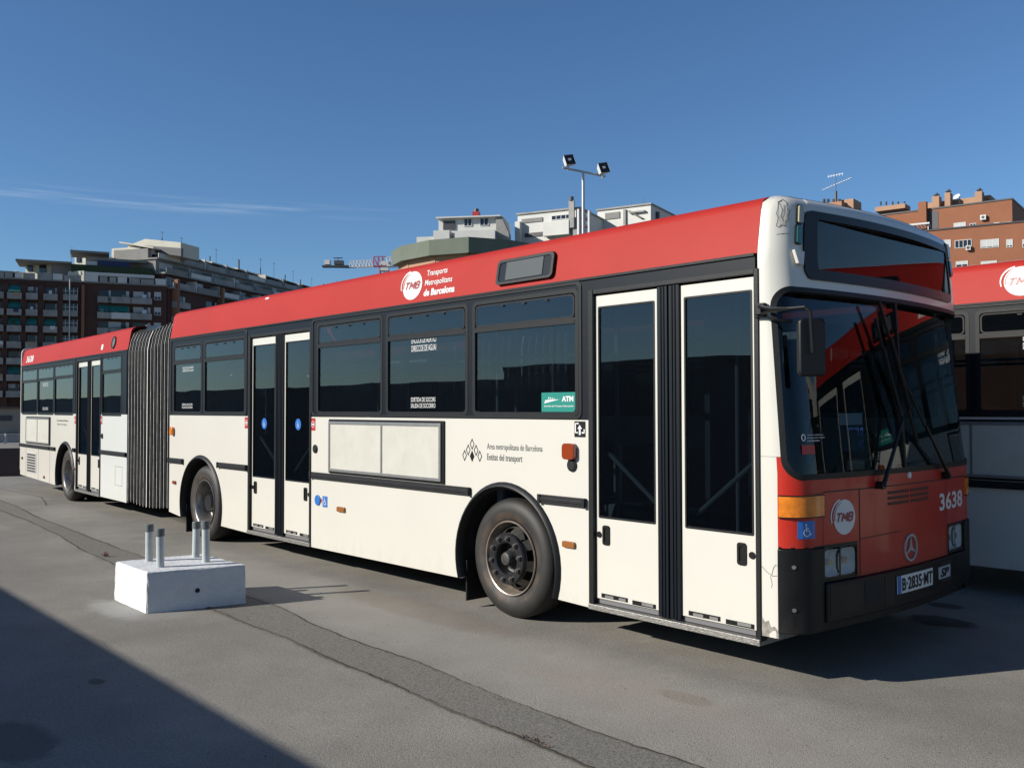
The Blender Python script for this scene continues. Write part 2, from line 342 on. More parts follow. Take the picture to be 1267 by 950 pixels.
# trench reinstatement strip and its two open joints
UP = [(-40, -.3), (-24, -.5), (-16.31, -.58), (-14.92, -.62), (-12.78, -.82), (-11.33, -.87), (-9.94, -.94), (-8.61, -1.0), (-7.98, -1.01), (-6.5, -1.08), (-4.59, -1.14), (-4.25, -1.14), (-3.85, -1.19), (-3.64, -1.24), (-2.96, -1.28), (-2.46, -1.27), (-2.17, -1.27), (-1.61, -1.31), (-1.09, -1.35), (-.71, -1.36), (-.37, -1.36), (-.05, -1.35), (.5, -1.34), (3, -1.4)]
LO = [(-40, -.7), (-24, -.85), (-16, -.95), (-14.34, -1.0), (-12.42, -1.05), (-10.36, -1.19), (-8.94, -1.36), (-7.92, -1.41), (-6, -1.53), (-4.44, -1.6), (-3.95, -1.61), (-3.43, -1.6), (-2.96, -1.63), (-2.47, -1.66), (-1.98, -1.67), (-1.58, -1.68), (-1.17, -1.71), (-.75, -1.71), (-.49, -1.71), (-.15, -1.72), (.5, -1.74), (3, -1.8)]
def interp(P, x):
    for a, b in zip(P, P[1:]):
        if a[0] <= x <= b[0]: return a[1]+(b[1]-a[1])*(x-a[0])/(b[0]-a[0])
    return P[-1][1]
PATCH = mat('darker_trench_asphalt', (.212, .199, .175), .9, noise=.42, nscale=60, bump=.004, bscale=120, spec=.2)
JDIRT = mat('washed_joint_dirt', (.125, .112, .092), .95, noise=.3, nscale=60)
CRACK = mat('dark_crack_dirt', (.03, .027, .022), .95)  # dark strip colour of the asphalt cracks
xs = [-30+.03*i for i in range(int(33/.03))]
rj = random.Random(3)
def jag(P, x, a): return interp(P, x)+a*(.8*math.sin(x*5.3)+.5*math.sin(x*17.1+1)+.5*math.sin(x*43)+.35*math.sin(x*97+2))*.45
g = MB(); g.add([(x, jag(UP, x, .014), .004) for x in xs]+[(x, jag(LO, x, .014), .004) for x in xs], [[i, i+1, len(xs)+i+1, len(xs)+i] for i in range(len(xs)-1)])
struct(g.build('asphalt_patch', PATCH))
for P, base in ((UP, .0032), (LO, .0036)):
    g = MB(); n = len(xs); ww = []; wv = .5
    for x in xs:
        wv = min(2.0, max(-.35, wv+rj.uniform(-.42, .42))); ww.append(max(.0002, base*wv))
    g.add([(x, jag(P, x, .014)+rj.uniform(-.003, .003)+q, .008) for x, q in zip(xs, ww)]+[(x, jag(P, x, .014)-q, .008) for x, q in zip(xs, ww)], [[i, i+1, n+i+1, n+i] for i in range(n-1)])
    struct(g.build('asphalt_crack', CRACK))
    g = MB(); wv = .6; ww = []      # dirt washed along the joint
    for x in xs: wv = min(1.5, max(.1, wv+rj.uniform(-.16, .16))); ww.append(.016*wv)
    g.add([(x, jag(P, x, .014)+q*.6, .006) for x, q in zip(xs, ww)]+[(x, jag(P, x, .014)-q, .006) for x, q in zip(xs, ww)], [[i, i+1, n+i+1, n+i] for i in range(n-1)])
    struct(g.build('joint_dirt', JDIRT))
# fainter hairline joints either side
for (pts, wd) in (([(-22, -.1), (-16.4, .18), (-14.6, -.2)], .012),):
    pp = []
    for a, b in zip(pts, pts[1:]):
        for i in range(24): pp.append((a[0]+(b[0]-a[0])*i/24+rj.uniform(-.01, .01), a[1]+(b[1]-a[1])*i/24+rj.uniform(-.012, .012)))
    g = MB(); strip(g, pp, wd, .004, lambda a, d, b: (a, b, d)); struct(g.build('asphalt_crack', CRACK))

# ------------------------------------------------------------------ THE BUS
R_C = .18; WT = 2*(PI*R_C/2)+(2.5-2*R_C)
COVE = [(2.64, 0), (2.935, .050), (2.965, .064), (2.988, .088), (3.004, .122), (3.018, .18), (3.03, .30)]
def cove_in(z):
    for a, b in zip(COVE, COVE[1:]):
        if z <= b[0]: return a[1]+(b[1]-a[1])*max(0, (z-a[0]))/(b[0]-a[0])
    return .3
def PF(w, z, off=0):
    m = w > WT/2; a = WT-w if m else w
    lean = .085*max(0, (z-1.3))/1.7; ins = 0
    if z > 2.925: q = min(1, (z-2.925)/.085); ins = .07*(1-math.sqrt(max(0, 1-q*q)))
    sd = 0 if z < 2.64 else cove_in(z)
    b = .10+.035*max(0, min(1, (z-1.3)/1.4))
    fx = lambda y: -b*((y-1.25)/1.25)**2-lean
    L = PI*R_C/2; xe = fx(R_C); xc = max(xe-R_C, -.325)
    if a < 0: x, y, nx, ny = xc+(a/.11)*(.342+xc), 0, 0, -1
    elif a < L: t = a/R_C; x = xc+(xe-xc)*math.sin(t); y = R_C*(1-math.cos(t)); nx, ny = math.sin(t), -math.cos(t)
    else: y = R_C+(a-L); x = fx(y); nx, ny = 1, -.12*(1-y/1.25)
    y += sd*max(0, 1-y/1.25)
    x += (off-ins)*nx; y += off*ny
    return (x, 2.5-y if m else y, z)
FM = lambda w, off, z: PF(w, z, off)          # front surface map for decals
def SM(side='R'):                              # side plane map: (x, outward, z)
    return (lambda x, d, z: (x, -d, z)) if side == 'R' else (lambda x, d, z: (x, 2.5+d, z))
def CM(x, d, z): return (x, cove_in(z)-d, z)   # cove map (right side)
def front_patch(mb, ws, fb, ft, off=0, th=.015, dz=.07, ext=None):
    cols = []
    for w in ws:
        b, t = fb(w), ft(w)
        cols.append((w, b, t))
    n = max(2, int(max(t-b for _, b, t in cols)/dz)+1)
    vs = []; k = n+1
    for sub in (0, th):
        for w, b, t in cols:
            lay = (0 if callable(off) else off)-sub
            for i in range(k): z_ = b+(t-b)*i/n; vs.append(PF(w, z_, lay+(off(w, z_) if callable(off) else 0)))
    fs = []; m = len(cols); o2 = m*k
    for i in range(m-1):
        for j in range(n):
            a = i*k+j; fs += [[a, a+1, a+k+1, a+k], [o2+a, o2+a+k, o2+a+k+1, o2+a+1]]
        fs += [[i*k, i*k+k, o2+i*k+k, o2+i*k], [i*k+n, o2+i*k+n, o2+i*k+k+n, i*k+k+n]]
    for i in (0, m-1):
        for j in range(n): a = i*k+j; fs.append([a, o2+a, o2+a+1, a+1])
    return mb.add(vs, fs)
def rrz(w, w0, w1, z0, z1, r):
    w = min(max(w, w0), w1); d = 0
    if w < w0+r: q = w0+r-w; d = r-math.sqrt(max(0, r*r-q*q))
    elif w > w1-r: q = w-(w1-r); d = r-math.sqrt(max(0, r*r-q*q))
    return z0+d, z1-d
def lin(a, b, st): n = max(1, int(round((b-a)/st))); return [a+(b-a)*i/n for i in range(n+1)]
def rrws(w0, w1, r, st=.06):
    c = [w0+r*(1-math.cos(PI/2*i/7)) for i in range(8)]
    return sorted(set(c+lin(w0+r, w1-r, st)[1:-1]+[w1-(x-w0) for x in c]))
def fr_patch_rr(mb, w0, w1, z0, z1, r, off, th=.01):
    return front_patch(mb, rrws(w0, w1, r), lambda w: rrz(w, w0, w1, z0, z1, r)[0], lambda w: rrz(w, w0, w1, z0, z1, r)[1], off, th)
def fr_ring(mb, o, i, off, th, n=10):   # o,i = (w0,w1,z0,z1,r) rounded-rectangle ring on the front surface
    def loop(q):
        w0, w1, z0, z1, r = q; P = []
        for ca, cb, st in ((w1-r, z1-r, 0), (w0+r, z1-r, PI/2), (w0+r, z0+r, PI), (w1-r, z0+r, 1.5*PI)):
            for k in range(n+1): t = st+PI/2*k/n; P.append((ca+r*math.cos(t), cb+r*math.sin(t)))
            nxt = {0: (w0+r, z1), PI/2: (w0, z0+r), PI: (w1-r, z0), 1.5*PI: (w1, z1-r)}[st]
            a = P[-1]
            for k in range(1, 24): P.append((a[0]+(nxt[0]-a[0])*k/24, a[1]+(nxt[1]-a[1])*k/24))
        return P
    return ring(mb, loop(o), loop(i), off-th, off, FM)

BUS = root('articulated_bus', 'long white and red articulated bus with black bellows and its whole side in view', 'bus', group='articulated buses parked in the yard')
O_R = Vector((-11.65, .146, 0)); PHI = math.atan(.254/7.15)
M1 = Matrix.Identity(4)
# rear section frame: local x runs forward (so x = -distance behind the joint), y inwards
M2 = Matrix.Translation(O_R) @ Matrix.Rotation(-PHI, 4, 'Z')
def part(name, mb, m, parent=BUS, **k): return mb.build(name, m, parent, **k)

def wall_grid(mb, x0, x1, z0, z1, holes, d0, d1, mp):
    X = sorted(set([x0, x1]+[v for h in holes for v in h[:2] if x0 < v < x1])); Z = sorted(set([z0, z1]+[v for h in holes for v in h[2:] if z0 < v < z1]))
    def solid(i, j):
        if not (0 <= i < len(X)-1 and 0 <= j < len(Z)-1): return False
        cx, cz = (X[i]+X[i+1])/2, (Z[j]+Z[j+1])/2
        return not any(h[0] < cx < h[1] and h[2] < cz < h[3] for h in holes)
    for i in range(len(X)-1):
        for j in range(len(Z)-1):
            if not solid(i, j): continue
            a, b, c, d = X[i], X[i+1], Z[j], Z[j+1]
            mb.add([(a, d0, c), (b, d0, c), (b, d0, d), (a, d0, d)], [(0, 1, 2, 3)], mp); mb.add([(a, d1, c), (b, d1, c), (b, d1, d), (a, d1, d)], [(0, 1, 2, 3)], mp)
            for (di, dj, p, q) in ((-1, 0, (a, c), (a, d)), (1, 0, (b, c), (b, d)), (0, -1, (a, c), (b, c)), (0, 1, (a, d), (b, d))):
                if not solid(i+di, j+dj): mb.add([(p[0], d0, p[1]), (q[0], d0, q[1]), (q[0], d1, q[1]), (p[0], d1, p[1])], [(0, 1, 2, 3)], mp)
    return mb
def skirt_panel(M, x0, x1, side, m, arch=None, z0=.245, z1=1.598, zl=None, zr=None, name='side_panel'):
    mb = MB(M); mp = SM(side)
    zl = z0 if zl is None else zl; zr = z0 if zr is None else zr
    poly = [(x0, z1), (x0, zl)]
    if arch:
        cx, r = arch
        for i in range(33):
            t = PI+math.asin((.46-.25)/r)-(PI+2*math.asin((.46-.25)/r))*i/32
            poly.append((cx+r*math.cos(t), .46+r*math.sin(t)))
    poly += [(x1, zr), (x1, z1)]
    mb.prism(poly, -.03, 0, mp)
    return part(name, mb, m)
def wheel_arch(M, cx, side, outer=.635):
    mp = SM(side); a0 = math.asin(.20/.6); n = 30
    T = [PI+a0-(PI+2*a0)*i/n for i in range(n+1)]
    mb = MB(M)
    P = lambda r: [(cx+r*math.cos(t), .46+r*math.sin(t)) for t in T]
    o, i_ = P(outer), P(.575); k = n+1
    oi = P(outer-.018)
    # bulging rubber lip: outer edge flush, crown proud
    vs = [(a, .004, b) for a, b in o]+[(a, .028, b) for a, b in oi]+[(a, .034, b) for a, b in P(.60)]+[(a, .0, b) for a, b in i_]+[(a, -.06, b) for a, b in i_]
    fs = [[q*k+j, q*k+j+1, (q+1)*k+j+1, (q+1)*k+j] for q in range(4) for j in range(n)]
    fs += [[q*k for q in range(5)], [q*k+n for q in range(5)]]
    mb.add(vs, fs, mp); lip = part('wheel_arch', mb, RUBBER, smooth=True, angle=50)
    mb = MB(M); r = .59
    vs = [(a, d, b) for d in (-.031, -.62) for a, b in P(r)]
    mb.add(vs, [[j, j+1, k+j+1, k+j] for j in range(n)]+[list(range(k, 2*k))], mp)
    part('wheel_well', mb, DARK, parent=lip)
def nuts(mb, r, off, n=10, s=.016):
    for i in range(n):
        a = 2*PI*i/n+.15; x, z = r*math.cos(a), r*math.sin(a)
        mb.tube((x, -off+.012, z), (x, -off-.022, z), s, 6); mb.tube((x, -off-.02, z), (x, -off-.032, z), s*.55, 8)
def holed_disc(mb, r0, r1, o0, o1, nh, h0, h1, frac=.42, th=.008, segs=8):   # annulus with hand holes
    n = nh*segs
    def pt(r, a, dd=0): o = o0+(o1-o0)*(r-r0)/(r1-r0); return (r*math.cos(a), -(o-dd), r*math.sin(a))
    rs = [r0, h0, (h0+h1)/2, h1, r1]
    for i in range(n):
        a, b = 2*PI*i/n, 2*PI*(i+1)/n; inh = (i % segs) < segs*frac
        for q in range(4):
            if inh and q in (1, 2): 
                continue
            mb.add([pt(rs[q], a), pt(rs[q+1], a), pt(rs[q+1], b), pt(rs[q], b)], [(0, 1, 2, 3)])
def wheel(M, x, side, kind):
    loc = M @ Vector((x, 0, 0)) if side == 'R' else M @ Vector((x, 2.5, 0))
    mb = MB()
    T = [(.292, -.03), (.298, .002), (.315, .010), (.345, .022), (.395, .028), (.435, .018), (.462, -.002), (.474, -.022), (.480, -.05), (.480, -.10), (.472, -.104), (.472, -.112), (.480, -.116), (.480, -.19), (.470, -.225), (.43, -.255), (.36, -.26), (.292, -.24)]
    mb.lathe(T, 72)
    if kind == 'rear':   # second tyre of the pair
        mb.lathe([(r, o-.32) for r, o in T], 48)
    wh = part('wheel', mb, TYRE, smooth=True, angle=50)
    sgn = 1 if side == 'R' else -1
    wh.location = loc+M.to_3x3() @ Vector((0, sgn*.065, .48)); wh.rotation_euler = (0, 0, M.to_euler().z+(0 if side == 'R' else PI))
    if kind == 'front':
        r = MB(); r.lathe([(.292, .0), (.301, .014), (.296, .022), (.288, .018), (.283, .002), (.279, -.03), (.262, -.075)], 64); part('rim_lip', r, RIML, parent=wh, smooth=True)
        r = MB(); r.lathe([(.265, -.075), (.247, -.055)], 64); holed_disc(r, .19, .247, .040, -.055, 8, .205, .238, .5); part('rim', r, RIM, parent=wh, smooth=True, angle=60)
        r = MB(); r.lathe([(.262, -.10), (.0, -.10)], 32); part('brake_drum', r, DARK, parent=wh)
        r = MB(); r.lathe([(.203, .02), (.208, .046), (.200, .060), (.136, .062), (.126, .052), (.120, -.03), (.06, -.04)], 64); part('hub_ring', r, HUBM, parent=wh, smooth=True, angle=40)
        r = MB(); nuts(r, .1675, .060, s=.019); part('wheel_nuts', r, NUT, parent=wh)
        r = MB(); r.lathe([(.10, -.035), (.085, -.02), (.070, .0), (.060, .03), (.056, .055), (.048, .068), (.035, .072), (0, .074)], 40); part('hub', r, HUBCAP, parent=wh, smooth=True, angle=40)
    else:
        r = MB(); r.lathe([(.292, .0), (.301, .014), (.296, .022), (.288, .018), (.280, .0), (.268, -.03), (.260, -.10), (.245, -.16)], 64); part('rim_lip', r, LIME, parent=wh, smooth=True, angle=60)
        r = MB(); r.lathe([(.246, -.155), (.232, -.165)], 64); holed_disc(r, .13, .234, -.135, -.165, 8, .195, .225, .5); part('rim', r, RIM, parent=wh, smooth=True, angle=60)
        r = MB(); nuts(r, .1675, -.135, s=.018); part('wheel_nuts', r, NUT, parent=wh)
        r = MB(); r.lathe([(.135, -.135), (.125, -.10), (.112, -.05), (.10, -.03), (.06, -.025), (0, -.025)], 40); part('hub', r, HUBM, parent=wh, smooth=True, angle=40)
        r = MB(); r.lathe([(.262, -.20), (.0, -.20)], 32); part('brake_drum', r, DARK, parent=wh)
def window(M, x0, x1, z0, z1, side, vent=None, divider=None):
    mp = SM(side); n = len(rrect(0, 1, 0, 1, .1))
    mb = MB(M); ring(mb, rrect(x0-.035, x1+.035, z0-.03, z1+.03, .05), rrect(x0, x1, z0, z1, .035), -.02, .003, mp)
    if vent: mb.box(x0, x1, -.015, .006, vent-.030, vent-.004, mp); mb.box(x0, x1, -.010, .001, vent-.004, vent+.014, mp)
    if divider: mb.box(divider-.012, divider+.012, -.03, -.012, z0, vent or z1, mp)
    fr = part('window', mb, RUBBER)
    if vent:
        mb = MB(M); mb.box(x0, x1, -.016, -.011, z0, vent-.032, mp); part('pane', mb, GL_SIDE, parent=fr)
        mb = MB(M); ring(mb, rrect(x0+.008, x1-.008, vent+.014, z1-.008, .04), rrect(x0+.022, x1-.022, vent+.026, z1-.020, .03), -.012, .002, mp)
        v = part('vent_frame', mb, RUBBER, parent=fr)
        mb = MB(M); mb.box(x0+.015, x1-.015, -.004, .001, vent+.018, z1-.015, mp); part('vent_pane', mb, GL_SIDE, parent=fr)
        for q in (.3, .52, .74):
            mb = MB(M); x = x0+(x1-x0)*q; mb.box(x-.02, x+.02, .001, .012, z1-.040, z1-.028, mp); part('vent_catch', mb, RUBBER, parent=fr)
    else:
        mb = MB(M); mb.box(x0, x1, -.016, -.011, z0, z1, mp); part('pane', mb, GL_SIDE, parent=fr)
    return fr
def door_leaf(M, x0, x1, hinge, z0=.315, z1=2.50, gz0=.90, gz1=2.415, brace=True, disc=False):
    mp = SM('R'); e = .032
    mb = MB(M); wall_grid(mb, x0, x1, z0, z1, [(x0+e, x1-e, gz0, gz1)], -.055, -.020, mp)
    lf = part('door_leaf', mb, CREAM, bevel=.004)
    mb = MB(M); ring(mb, rrect(x0+e-.006, x1-e+.006, gz0-.006, gz1+.006, .012), rrect(x0+e+.006, x1-e-.006, gz0+.006, gz1-.006, .012), -.03, -.0175, mp); part('glass_seal', mb, RUBBER, parent=lf)
    mb = MB(M); mb.box(x0+e, x1-e, -.034, -.028, gz0, gz1, mp); part('pane', mb, GL_DOOR, parent=lf)
    hx = x1-.115 if hinge == 'R' else x0+.10
    lx = hx+.075 if hinge == 'R' else hx-.068
    mb = MB(M); ring(mb, rrect(hx-.034, hx+.034, .705, .845, .018), rrect(hx-.018, hx+.018, .725, .825, .012), -.022, -.012, mp); mb.box(hx-.018, hx+.018, -.021, -.0185, .725, .825, mp)
    part('handle', mb, BLACKV, parent=lf)
    mb = MB(M); mb.add([], []); c = ell(lx, .775, .022, .022, 18); mb.prism(c, -.022, -.012, mp); part('lock', mb, BLACKV, parent=lf)
    # slots at the foot of the leaf
    mb = MB(M); mb.box(x0+.05, x0+.30, -.024, -.018, z0+.012, z0+.042, mp); mb.box(x1-.24, x1-.03, -.024, -.018, z0+.006, z0+.036, mp); part('foot_slot', mb, BLACKV, parent=lf)
    for q0, q1 in ((x0+.09, x0+.17), (x0+.22, x0+.285), (x1-.15, x1-.05)):
        mb = MB(M); mb.box(q0, q1, -.02, -.013, z0+.014, z0+.034, mp); part('foot_bracket', mb, ALU, parent=lf)
    if brace:
        mb = MB(M); a, b = (x0+.05, x1-.04) if hinge == 'L' else (x1-.05, x0+.05)
        mb.tube((a, .10, 1.36), (b, .12, .98), .017, 10); part('brace_bar', mb, POLE, parent=lf)
    if disc:
        mb = MB(M); flat(mb, ell((x0+x1)/2, 1.515, .062, .062), -.0255, mp); part('access_sticker', mb, BLUEV, parent=lf)
        mb = MB(M); wheelchair(mb, (x0+x1)/2, 1.51, .075, -.0235, mp); part('access_symbol', mb, WHITE, parent=lf)
    return lf
def doorway(M, x0, x1, disc=False):
    mp = SM('R')
    mid = (x0+x1)/2; g = .095
    mb = MB(M)
    mb.box(x0-.035, x0+.012, -.06, .010, .26, 2.545, mp); mb.box(x1-.012, x1+.022, -.06, .010, .26, 2.545, mp); mb.box(x0+.012, x1-.012, -.06, .006, 2.512, 2.545, mp)
    part('door_frame', mb, RUBBER, bevel=.004)
    mb = MB(M)
    mb.box(mid-g, mid-.006, -.06, -.004, .285, 2.508, mp); mb.box(mid+.006, mid+g, -.06, -.004, .285, 2.508, mp)
    for q in (-.06, -.035, .035, .06): mb.box(mid+q-.006, mid+q+.006, -.004, .004, .285, 2.508, mp)
    part('door_post', mb, BAND, bevel=.005)
    door_leaf(M, x0+.014, mid-g-.003, 'L', disc=disc); door_leaf(M, mid+g+.003, x1-.014, 'R', disc=disc)
    mb = MB(M); mb.box(x0-.03, x1+.02, -.45, .022, .235, .275, mp); part('door_step', mb, STEP, bevel=.004)
    mb = MB(M); mb.box(x0, x1, -.12, -.06, .276, .312, mp); part('door_sill', mb, DARK)
def rub(M, x0, x1, side, zc=.993, m=None):
    mp = SM(side); mb = MB(M); mb.box(x0, x1, .0005, .024, zc-.033, zc+.033, mp)
    mb.box(x0+.03, x1-.03, .024, .030, zc-.012, zc+.012, mp); mb.box(x0, x0+.03, .024, .034, zc-.036, zc+.036, mp); mb.box(x1-.03, x1, .024, .034, zc-.036, zc+.036, mp)
    part('rub_strip', mb, m or GREYRUB, bevel=.005)
def lamp_block(M, x0, x1, z0, z1, m, name, side='R', d=.02, r=.015):
    mb = MB(M); mb.prism(rrect(x0, x1, z0, z1, r), .0005, d, SM(side)); return part(name, mb, m, bevel=.005, smooth=True)
def decal(M, name, m, fn, parent=BUS):
    mb = MB(M); fn(mb); return part(name, mb, m, parent=parent)
def advert(M, x0, x1, z0, z1):
    mp = SM('R'); t = .028; mid = (x0+x1)/2+.02
    mb = MB(M); mb.box(x0-.015, x1+.035, .0005, .016, z0-.02, z1+.022, mp); part('advert_backing', mb, BLACKV, bevel=.006)
    mb = MB(M); wall_grid(mb, x0, x1, z0, z1, [(x0+t, mid-.012, z0+t, z1-t), (mid+.012, x1-t, z0+t, z1-t)], .0165, .028, mp); fr = part('advert_frame', mb, ALU, bevel=.002)
    mb = MB(M); mb.box(x0+t, mid-.012, .0165, .021, z0+t, z1-t, mp); mb.box(mid+.012, x1-t, .0165, .021, z0+t, z1-t, mp); part('advert_panel', mb, PANELG, parent=fr)
def cove(M, x0, x1, side):
    vs = []; k = len(COVE)
    for lay in (0, .02):
        for x in (x0, x1):
            for z, d in COVE: vs.append((x, (d+lay) if side == 'R' else 2.5-(d+lay), z-(lay*.5)))
    fs = [[i, i+1, k+i+1, k+i] for i in range(k-1)]+[[2*k+i, 2*k+i+1, 3*k+i+1, 3*k+i] for i in range(k-1)]
    fs += [list(range(k))+list(range(3*k-1, 2*k-1, -1)), list(range(k, 2*k))+list(range(4*k-1, 3*k-1, -1))]
    fs += [[0, k, 3*k, 2*k], [k-1, 2*k-1, 4*k-1, 3*k-1]]
    mb = MB(M); mb.add(vs, fs); part('roof_edge', mb, RED, smooth=True, angle=50)
def vtext(M, x0, x1, z0, z1, lines, par, d=-.0095, m=None, bold=.0, gap=.35):
    n = len(lines); h = (z1-z0)/(n+gap*(n-1))
    for i, s in enumerate(lines):
        mb = MB(M); t = z1-i*h*(1+gap); put_text(mb, s, x0, x1, t-h, t, d, SM('R'), bold); part('window_lettering', mb, m or WHITE, parent=par)
ESC1 = ['ENCOCR DE ADRTICI', 'DIRECCOE DE AGUAI']; ESC2 = ['SORTIDA DE SOCORS', 'SALIDA DE SOCORRO']
def tmb_logo(M, cx, cz, rx, rz, mp, off=.003, par=None, tilt=-.25):
    mb = MB(M); flat(mb, ell(cx, cz, rx, rz, 36, tilt=tilt), off, mp)
    arc = ell(cx-.10*rx, cz, rx*1.10, rz*1.02, 14, math.radians(118), math.radians(212), tilt); strip(mb, arc, .055*rx*2, off, mp, .01)
    d = part('logo_disc', mb, WHITED, parent=par or BUS)
    mb = MB(M); 
    def stroke(ox, wd, P):
        T = [(cx+(-.74+ox+x*wd+.16*(z-.5))*rx, cz+(z-.5)*.50*rz) for x, z in P]
        for p, q in zip(T, T[1:]): strip(mb, [p, q], .115*rx, off+.002+.0002*len(P), mp)
    stroke(0, .42, [(0, .92), (1, .92)]); stroke(0, .42, [(.5, .92), (.5, 0)])
    stroke(.54, .44, [(0, 0), (.04, .96), (.5, .30), (.96, .96), (1, 0)])
    stroke(1.12, .36, [(0, .06), (0, .94), (.75, .94), (.95, .78), (.95, .64), (.7, .52), (0, .52)]); stroke(1.12, .36, [(.7, .52), (1, .38), (1, .2), (.78, .06), (0, .06)])
    arc = ell(cx+.02*rx, cz-.02*rz, rx*.93, rz*.90, 14, math.radians(122), math.radians(205), tilt); strip(mb, arc, .02*rx, off+.002, mp, .09*rx)
    part('logo_lettering', mb, REDLET, parent=d)

# ---- front section ------------------------------------------------
XE = -9.645; XF = -.36
D1 = (-1.742, -.355); D2 = (-7.235, -5.825)
skirt_panel(M1, XE, D2[0]-.035, 'R', CREAM, (-8.605, .60), zl=.29, zr=.235)
skirt_panel(M1, D2[1]+.022, D1[0]-.035, 'R', CREAM, (-2.705, .60), zl=.235, zr=.24)
skirt_panel(M1, XE, -5.5, 'L', CREAM, (-8.605, .60)); skirt_panel(M1, -5.5, -.30, 'L', CREAM, (-2.705, .60))
for xx in (-8.605, -2.705):
    for sd in 'RL': wheel_arch(M1, xx, sd)
    for sd in 'RL': wheel(M1, xx, sd, 'front' if xx > -5 else 'rear')
FW = [(-3.085, -1.915, 1.655, 2.545, 2.345), (-4.375, -3.215, 1.655, 2.545, 2.345), (-5.665, -4.50, 1.655, 2.545, 2.345), (-8.50, -7.385, 1.65, 2.52, 2.31), (-9.50, -8.62, 1.65, 2.52, 2.31)]
LWX = [(-1.75, -.75), (-3.05, -1.87), (-4.35, -3.17), (-5.65, -4.47), (-6.95, -5.77), (-8.25, -7.07), (-9.5, -8.37)]
mb = MB(M1); wall_grid(mb, XE, XF, 1.60, 2.64, [(a-.02, b+.02, c-.02, d+.02) for a, b, c, d, _ in FW]+[(D1[0]-.03, D1[1]+.02, 1.5, 2.54), (D2[0]-.03, D2[1]+.02, 1.5, 2.54)], -.04, 0, SM('R'))
part('window_band', mb, BAND)
mb = MB(M1); wall_grid(mb, XE, XF, 1.60, 2.64, [(a-.02, b+.02, 1.635, 2.565) for a, b in LWX], -.04, 0, SM('L')); part('window_band', mb, BAND)
fws = []
for i, (a, b, c, d, v) in enumerate(FW): fws.append(window(M1, a, b, c, d, 'R', v, divider=(-2.17 if i == 0 else None)))
for a, b in LWX: window(M1, a, b, 1.655, 2.545, 'L')
mb = MB(M1); mp = SM('R')
for a, b in ((-5.80, -1.845), (-9.62, -7.31)): ring(mb, rrect(a, b, 1.603, 2.625, .05), rrect(a+.03, b-.03, 1.625, 2.600, .04), .0005, .008, mp)
mb.box(XE, XF, .0005, .012, 2.622, 2.642, mp); part('band_moulding', mb, RUBBER, bevel=.003)
doorway(M1, *D1); doorway(M1, *D2, disc=True)
cove(M1, XE, -.345, 'R'); cove(M1, XE, -.345, 'L')
def roof(M, x0, x1):
    mb = MB(M); mb.box(x0, x1, .29, 2.21, 2.96, 3.035); part('roof', mb, ROOFW)
roof(M1, XE, -.62)
def flooring(M, x0, x1, wx):
    mb = MB(M); a = wx-.62; b = wx+.62
    for q in ((x0, a, .035, 2.465), (a, b, .42, 2.08), (b, x1, .035, 2.465)):
        if q[1] > q[0]: mb.box(q[0], q[1], q[2], q[3], .28, .345)
    part('floor', mb, INTG)
flooring(M1, XE+.05, -6.2, -8.605); flooring(M1, -6.2, -.40, -2.705)
mb = MB(M1); mb.box(XE+.2, -.9, .7, 1.8, .16, .27); part('chassis', mb, DARK)
mb = MB(M1); mb.box(-.40, -.16, .22, 2.28, .34, .36); mb.box(-.30, -.28, .20, 2.30, .362, 1.24); mb.box(-.40, -.30, .04, 2.46, .34, .36); part('front_sun_block', mb, DARK)  # unseen plates added to stop sun leaking through the front floor gap
rub(M1, -9.64, -9.16, 'R', .99); rub(M1, -8.08, -7.29, 'R'); rub(M1, -5.80, -3.14, 'R', .99); rub(M1, -2.30, -1.80, 'R')
lamp_block(M1, -2.02, -1.895, 1.305, 1.425, BROWNL, 'side_lamp', d=.045, r=.03)
lamp_block(M1, -2.045, -1.915, .650, .698, AMBERD, 'side_marker'); lamp_block(M1, -5.265, -5.12, .650, .702, AMBERD, 'side_marker'); lamp_block(M1, -9.56, -9.47, 1.33, 1.44, AMBER, 'side_lamp', d=.04, r=.03); lamp_block(M1, -9.50, -9.40, .675, .72, BROWNL, 'side_marker')
def roundspk(M, x, z, r=.05):
    mb = MB(M); mb.prism(ell(x, z, r, r, 22), .0005, .012, SM('R')); o = part('air_grille', mb, BLACKV, bevel=.003)
    mb = MB(M); mb.prism(ell(x, z, r*.7, r*.7, 18), .012, .015, SM('R')); part('grille_mesh', mb, GREYRUB, parent=o)
roundspk(M1, -1.948, 1.262, .048); roundspk(M1, -5.715, 1.265, .045)
advert(M1, -5.415, -3.53, 1.05, 1.555)
# diamonds and the two lines of lettering
def diamonds(mb):
    mp = SM('R'); s = .048; cx = -3.125
    for (a, b, fill) in ((0, 1.386, 0), (-.052, 1.336, 0), (.052, 1.336, 0), (-.10, 1.288, 0), (.10, 1.288, 0), (0, 1.285, 1)):
        P = lambda k: [(cx+a+s*k*.62, b), (cx+a, b+s*k), (cx+a-s*k*.62, b), (cx+a, b-s*k)]
        if fill: flat(mb, P(1), .002, mp)
        else: ring(mb, P(1), P(.72), .0015, .002, mp)
decal(M1, 'diamond_emblem', BLACKV, diamonds)
decal(M1, 'side_lettering', GREYV, lambda mb: put_text(mb, 'Area metropolitana de Barcelona', -2.93, -2.27, 1.335, 1.400, .002, SM('R')))
decal(M1, 'side_lettering', GREYV, lambda mb: put_text(mb, 'Entitat del transport', -2.93, -2.50, 1.245, 1.315, .002, SM('R'), .01))
